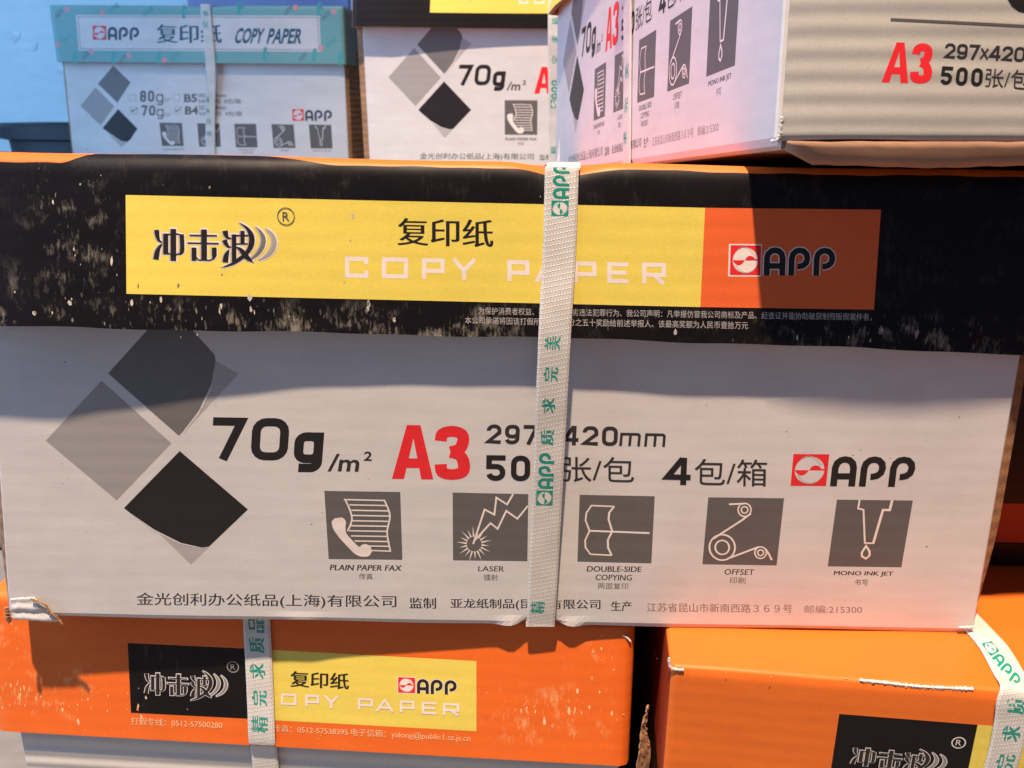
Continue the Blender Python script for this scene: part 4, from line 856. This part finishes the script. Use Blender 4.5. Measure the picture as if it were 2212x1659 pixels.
strap_print(P, [(t, q) for t, q in (('质', q4([(144.70,57.67),(147.15,57.90),(142.92,50.71),(141.71,57.38)])),)][:0]+[(t, [(a-k, c-k), (a-k, c+k), (a+k, c+k), (a+k, c-k)]) for t, (a, c), k in zip('质求完', q4([(144.78,54.29),(145.67,36.48),(145.16,18.93)]), (.0036,)*3)][:0]+[(t, [(a-k, c-k), (a-k, c+k), (a+k, c+k), (a+k, c-k)]) for t, (a, c), k in zip('质求完', q4([(144.83,54.52),(145.67,36.48),(145.12,19.16)]), (.0036,)*3)][:0]+
    [(t, [(a-k, c-k), (a-k, c+k), (a+k, c+k), (a+k, c-k)]) for t, (a, c), k in zip('质求完', q4([(138.54,61.11),(139.11,47.82),(139.23,33.71)]), (.0036,)*3)], bs, LB)

# carton with deep shade painted in, standing on top of it, behind the front carton's right edge
LG = (0.36, 0.2, 0.0)
shade = thing('shaded_carton', 'orange and black carton, deep shade put into its colour, right of the front carton', 'carton', at(*LG))
box('body', (0.226, 0.062, 0.0008), (0.53, 0.36, 0.19), 'shaded_orange', shade, 0.004, LG)
box('black_band', (0.2255, 0.0612, 0.0012), (0.531, 0.064, 0.0135), 'black', shade, 0.0, LG)
box('black_band', (0.2255, 0.0612, 0.036), (0.531, 0.064, 0.185), 'black', shade, 0.0, LG)  # plain black strips across the lower and upper front

# ------------------------------------------------------------------ mint-lidded carton at the back left
LE = (-0.40, 1.0, 0.160)
mint = thing('paper_carton', 'white carton with a mint green patterned lid, at the back against the blue wall', 'carton', at(*LE))
eb = build_body('body', mint, 'ebody', lambda s: 0.0+0.0045*min(1, s/.11), lambda s: 0.3715+0.0003*s, 0.135, 0.29, (0.0569, 0.9984, 0), off=LE, edge=(0.004, 0.004), n=30, rf=0.002)
el = build_lid('lid', mint, 'elid', -0.0010, 0.3766, 0.0650, 0.002, (0.0569, 0.9984, 0), E_A, (0, 0, 1), 0.305, lambda x: 0.0665, 'mint', 'mint', lambda x: (-0.0025*math.exp(-((x-.202)/.02)**2), 0), off=LE, n=50, ibase=-0.1165, sidem='pgrey')
P = Print('elid')
P.grid(q4([(33.60,171.81),(345.18,172.25),(344.55,130.90),(31.40,130.23)]), 'white', 3, 2)
for a, b in (((168,36.5),(686,38)),((686,38),(689,107.5)),((689,107.5),(173.5,105.5)),((173.5,105.5),(168,36.5))): pass
fr = q4([(36.31,169.78),(342.74,170.23),(342.03,133.04),(33.83,132.28)])
P.art(stroke([fr[0], fr[1], fr[2], fr[3]], 0.0006, closed=True), 'grey', ((0, 0), (1, 0), (1, 1), (0, 1)), lift=0.00004)
P.build('printed_label', el, LE)
P = Print('elid', 0.00015)
P.text('复印纸', 'navy', q4([(136.93,161.51),(220.11,161.36),(218.09,139.84),(135.25,139.62)]), 0.014)
P.text('COPY', 'navy', q4([(240.48,157.98),(275.81,157.62),(270.27,139.61),(233.53,139.66)]), 0.03)
P.text('PAPER', 'navy', q4([(281.69,157.64),(324.46,157.32),(319.82,139.90),(275.59,139.64)]), 0.03)
P.build('printed_lettering', el, LE)
P = Print('elid', 0.00015)
emblem(P, q4([(53.54,159.62),(114.79,158.99),(112.77,142.75),(51.78,142.95)]), face_m='white', letters='navyl')
P.build('maker_emblem', el, LE)
P = Print('elid', 0.00010)
def rot_item(P, kind, c, k, ang=35):
    ca, sa2 = math.cos(R(ang)), math.sin(R(ang)); x0, s0_ = c
    T_ = lambda u, v: (x0+u*ca-v*sa2, s0_+u*sa2+v*ca)
    if kind == 'w': P.text('APP', 'pgrey', [T_(1.5*k, -.62*k), T_(-1.5*k, -.62*k), T_(-1.5*k, .62*k), T_(1.5*k, .62*k)], 0.02)
    elif kind == 'c': P.text('复印纸', 'mintdark', [T_(1.7*k, -.6*k), T_(-1.7*k, -.6*k), T_(-1.7*k, .6*k), T_(1.7*k, .6*k)], 0.02)
    elif kind == 'p': P.poly([T_(u*k*.8, v*k*.8) for u, v in circ(0, 0, .75, .7, 12)], 'pink')
    else:
        P.art(stroke([T_(-k, -k), T_(-.2*k, .3*k), T_(k, k)], k*.7), 'mintdark', ((0, 0), (1, 0), (1, 1), (0, 1))); P.art(stroke([T_(.4*k, -.8*k), T_(.6*k, .2*k)], k*.4), 'mintdark', ((0, 0), (1, 0), (1, 1), (0, 1)))
pos = q4([(12.49,173.88),(23.19,178.74),(84.32,180.29),(68.61,174.90),(174.25,176.09),(127.35,176.18),(245.43,180.85),(306.02,178.42),(315.57,181.87),(352.76,172.80),(363.42,177.05),(18.45,145.49),(4.95,136.93),(358.03,141.47),(344.78,134.94),(25.37,122.48),(39.10,124.50),(47.67,128.96),(76.55,122.28),(88.34,121.81),(96.32,124.89),(135.94,122.42),(156.03,124.20),(142.20,119.17),(206.69,120.45),(273.51,127.99),(321.22,125.06),(336.66,126.79),(369.37,122.68),(345.61,179.62)])
for c, kd in zip(pos, 'wpcplclwpwpcpcplwplwplcpclwlll'.replace('', '')): rot_item(P, kd, c, 0.0046 if kd in 'wc' else 0.0055)
P.build('printed_pattern', el, LE)['kind'] = 'stuff'
P = Print('ebody')
PE = lambda l: l
em = q4([(70.12,112.69),(90.56,92.67),(69.65,67.50),(46.43,90.59)]); P.poly(em, 'g2')
P.poly(q4([(87.44,97.14),(92.27,91.56),(69.62,67.21),(76.21,77.26)]), 'g3', -0.00002)
P.poly(q4([(42.73,86.31),(65.03,63.16),(42.98,38.95),(19.13,62.96)]), 'g1')
P.poly(q4([(69.56,59.76),(92.64,35.48),(80.83,21.32),(76.04,18.33),(68.63,19.41),(45.01,35.48)]), 'gd')
P.poly(q4([(50.11,31.46),(67.55,11.16),(75.97,17.74),(68.55,18.82)]), 'g3')
P.build('folded_sheet_motif', eb, LE)
P = Print('ebody')
for t, q in (('80', q4([(101.65,82.89),(120.77,83.07),(119.12,69.14),(99.92,68.95)])), ('70', q4([(101.25,64.68),(119.85,64.87),(118.32,51.96),(99.65,51.75)]))): square_text(P, spread(t, .12), 'grey', q, 0.2); P.build('printed_weight', eb, LE)
for t, q in (('g', q4([(122.73,78.84),(132.28,78.93),(130.71,65.27),(121.12,65.17)])), ('g', q4([(121.16,60.31),(130.46,60.41),(129.03,48.05),(119.71,47.95)]))): square_text(P, [(t, 0, 1, 0, 1)], 'grey', q, 0.16); P.build('printed_weight', eb, LE)
for t, m, b, q in (('/m²', 'g1', .01, q4([(132.82,75.53),(142.67,75.63),(141.38,69.65),(130.89,69.55)])), ('/m²', 'g1', .01, q4([(131.33,57.27),(141.24,57.38),(139.84,50.48),(129.30,50.36)])), ('B5', 'grey', .03, q4([(159.95,79.20),(177.12,79.36),(176.07,69.15),(158.85,68.98)])), ('B4', 'grey', .03, q4([(159.56,64.15),(177.11,64.33),(176.06,54.04),(158.46,53.85)])),
                   ('182×257mm', 'grey', .015, q4([(178.71,79.94),(215.37,80.29),(214.95,75.77),(178.25,75.41)])), ('500张/包  8包/箱', 'grey', .01, q4([(178.07,73.71),(234.29,73.99),(233.78,68.04),(177.46,67.75)])), ('257×364mm', 'grey', .015, q4([(177.81,65.19),(214.01,65.57),(213.54,60.45),(177.29,60.06)])), ('500张/包  4包/箱', 'grey', .01, q4([(177.73,58.35),(234.19,58.68),(233.67,52.68),(177.11,52.33)])),
                   ('PLAIN PAPER FAX', 'g2', .01, q4([(123.51,11.04),(152.97,11.44),(152.71,9.09),(123.23,8.68)])), ('DOUBLE-SIDE', 'g2', .01, q4([(226.40,11.56),(248.08,11.86),(247.91,9.81),(226.22,9.51)])), ('COPYING', 'g2', .01, q4([(229.82,8.10),(244.70,8.31),(244.53,6.26),(229.64,6.05)])), ('OFFSET', 'g2', .01, q4([(281.38,11.73),(293.70,11.90),(293.54,9.57),(281.21,9.40)])), ('MONO INK JET', 'g2', .01, q4([(325.61,11.76),(349.48,12.09),(349.36,9.76),(325.47,9.43)]))): P.text(t, m, q, b); P.build('printed_lettering', eb, LE)
P = Print('ebody')
for q, tick in ((q4([(86.82,77.93),(96.11,78.02),(95.03,69.47),(85.73,69.38)]), 0), (q4([(86.16,63.09),(96.11,63.20),(94.96,54.00),(84.99,53.89)]), 1), (q4([(145.51,79.06),(154.73,79.15),(153.80,70.63),(144.56,70.54)]), 0), (q4([(145.03,63.71),(154.91,63.81),(153.91,54.65),(144.01,54.55)]), 1)):
    P.art(stroke([(.05, .05), (.95, .05), (.95, .95), (.05, .95)], .07, closed=True), 'g1', q)
    if tick: P.art(stroke([(.1, .45, .1), (.35, .65, .2), (1.05, .15, .05)], .15), 'grey', q)
    P.build('printed_tick_box', eb, LE)
P = Print('ebody')
emblem(P, q4([(300.50,62.17),(353.07,62.11),(352.93,48.17),(300.19,47.73)]), face_m='white', letters='navyl')
P.build('maker_emblem', eb, LE)
for art, q in zip(ICONS, (q4([(122.90,43.43),(153.18,43.38),(152.48,14.42),(123.10,14.03)]), q4([(173.46,43.21),(203.34,43.28),(202.43,13.98),(173.18,13.76)]), q4([(222.95,43.16),(251.76,43.50),(251.58,13.83),(222.54,13.44)]), q4([(272.13,43.34),(301.41,43.28),(301.88,13.88),(272.77,13.48)]), q4([(321.26,43.52),(350.80,43.41),(350.99,13.91),(322.22,13.51)]))):
    P = Print('ebody'); P.grid(q, 'grey', 2, 2); P.art(art, 'white', q, lift=0.00004); P.build('pictogram', eb, LE)
es = ribbon('strap', mint, [s_elid(.202, .186, -.03), s_elid(.202, .1835, -.003), s_elid(.202, .178, .0006), s_elid(.202, .115, .0004), s_ebody(.193, .05, .003), s_ebody(.188, .001, .0006)], [E_A]*6, 0.0125, off=LE)
P = Print('elid', 0.005)
strap_print(P, [(t, [(a-k, c-k), (a-k, c+k), (a+k, c+k), (a+k, c-k)]) for t, (a, c), k in zip('求完', q4([(201.86,174.33),(199.94,161.00)]), (.0036,)*2)], es, LE)
P = Print('ebody', 0.014)
ex = 0.1915
strap_print(P, [('LOGO', [(ex-.0035, .083), (ex-.0035, .110), (ex+.0035, .110), (ex+.0035, .083)][::-1] if False else [(ex-.0035, .083), (ex-.0035, .110), (ex+.0035, .110), (ex+.0035, .083)]), ('质', cs(ex, .072)), ('求', cs(ex-.001, .058)), ('完', cs(ex-.001, .045)), ('美', cs(ex-.002, .030))], es, LE)

# ------------------------------------------------------------------ further back
lc = thing('plain_carton', 'carton with lavender shade in its colour, its flat side above the mint green lid', 'carton', at(-0.41, 1.25, 0.1595))
box('body', (-0.545, 1.19, 0.160), (-0.278, 1.36, 0.52), 'lav', lc, 0.003, (-0.41, 1.25, 0.1595))
wc = thing('plain_carton', 'white carton with a thin black printed rule behind the mint lid, beside the black lid', 'carton', at(-0.18, 1.25, 0.1595))
box('body', (-0.272, 1.17, 0.160), (-0.02, 1.36, 0.52), 'white', wc, 0.003, (-0.18, 1.25, 0.1595))
box('printed_rule', (-0.242, 1.1694, 0.3795), (-0.130, 1.1702, 0.3815), 'ink', wc, 0.0, (-0.18, 1.25, 0.1595))
# tub behind at the left
bm = bmesh.new(); LT = (-0.72, 1.30, -0.21); prof = [(0.0, 0.0), (0.125, 0.0), (0.150, 0.375), (0.162, 0.378), (0.164, 0.398), (0.158, 0.404), (0.140, 0.402), (0.118, 0.02), (0.0, 0.02)]
rings = []
for r, z in prof: rings.append([bm.verts.new((r*1.25*math.copysign(abs(math.cos(t))**.55, math.cos(t)), r*0.8*math.copysign(abs(math.sin(t))**.55, math.sin(t)), z)) for t in [2*math.pi*k/56 for k in range(56)]] if r else None)
for a, b in zip(rings[1:-1], rings[2:-1]):
    for k in range(56): bm.faces.new((a[k], a[(k+1) % 56], b[(k+1) % 56], b[k]))
bm.faces.new(rings[1][::-1]); bm.faces.new(rings[-2]); bmesh.ops.recalc_face_normals(bm, faces=bm.faces)
me = bpy.data.meshes.new('storage_tub'); bm.to_mesh(me); bm.free(); me.materials.append(MT['tub'])
tub = link('storage_tub', me); tub.location = LT; tub['label'] = 'slate grey plastic tub with a rolled rim standing by the blue wall'; tub['category'] = 'tub'
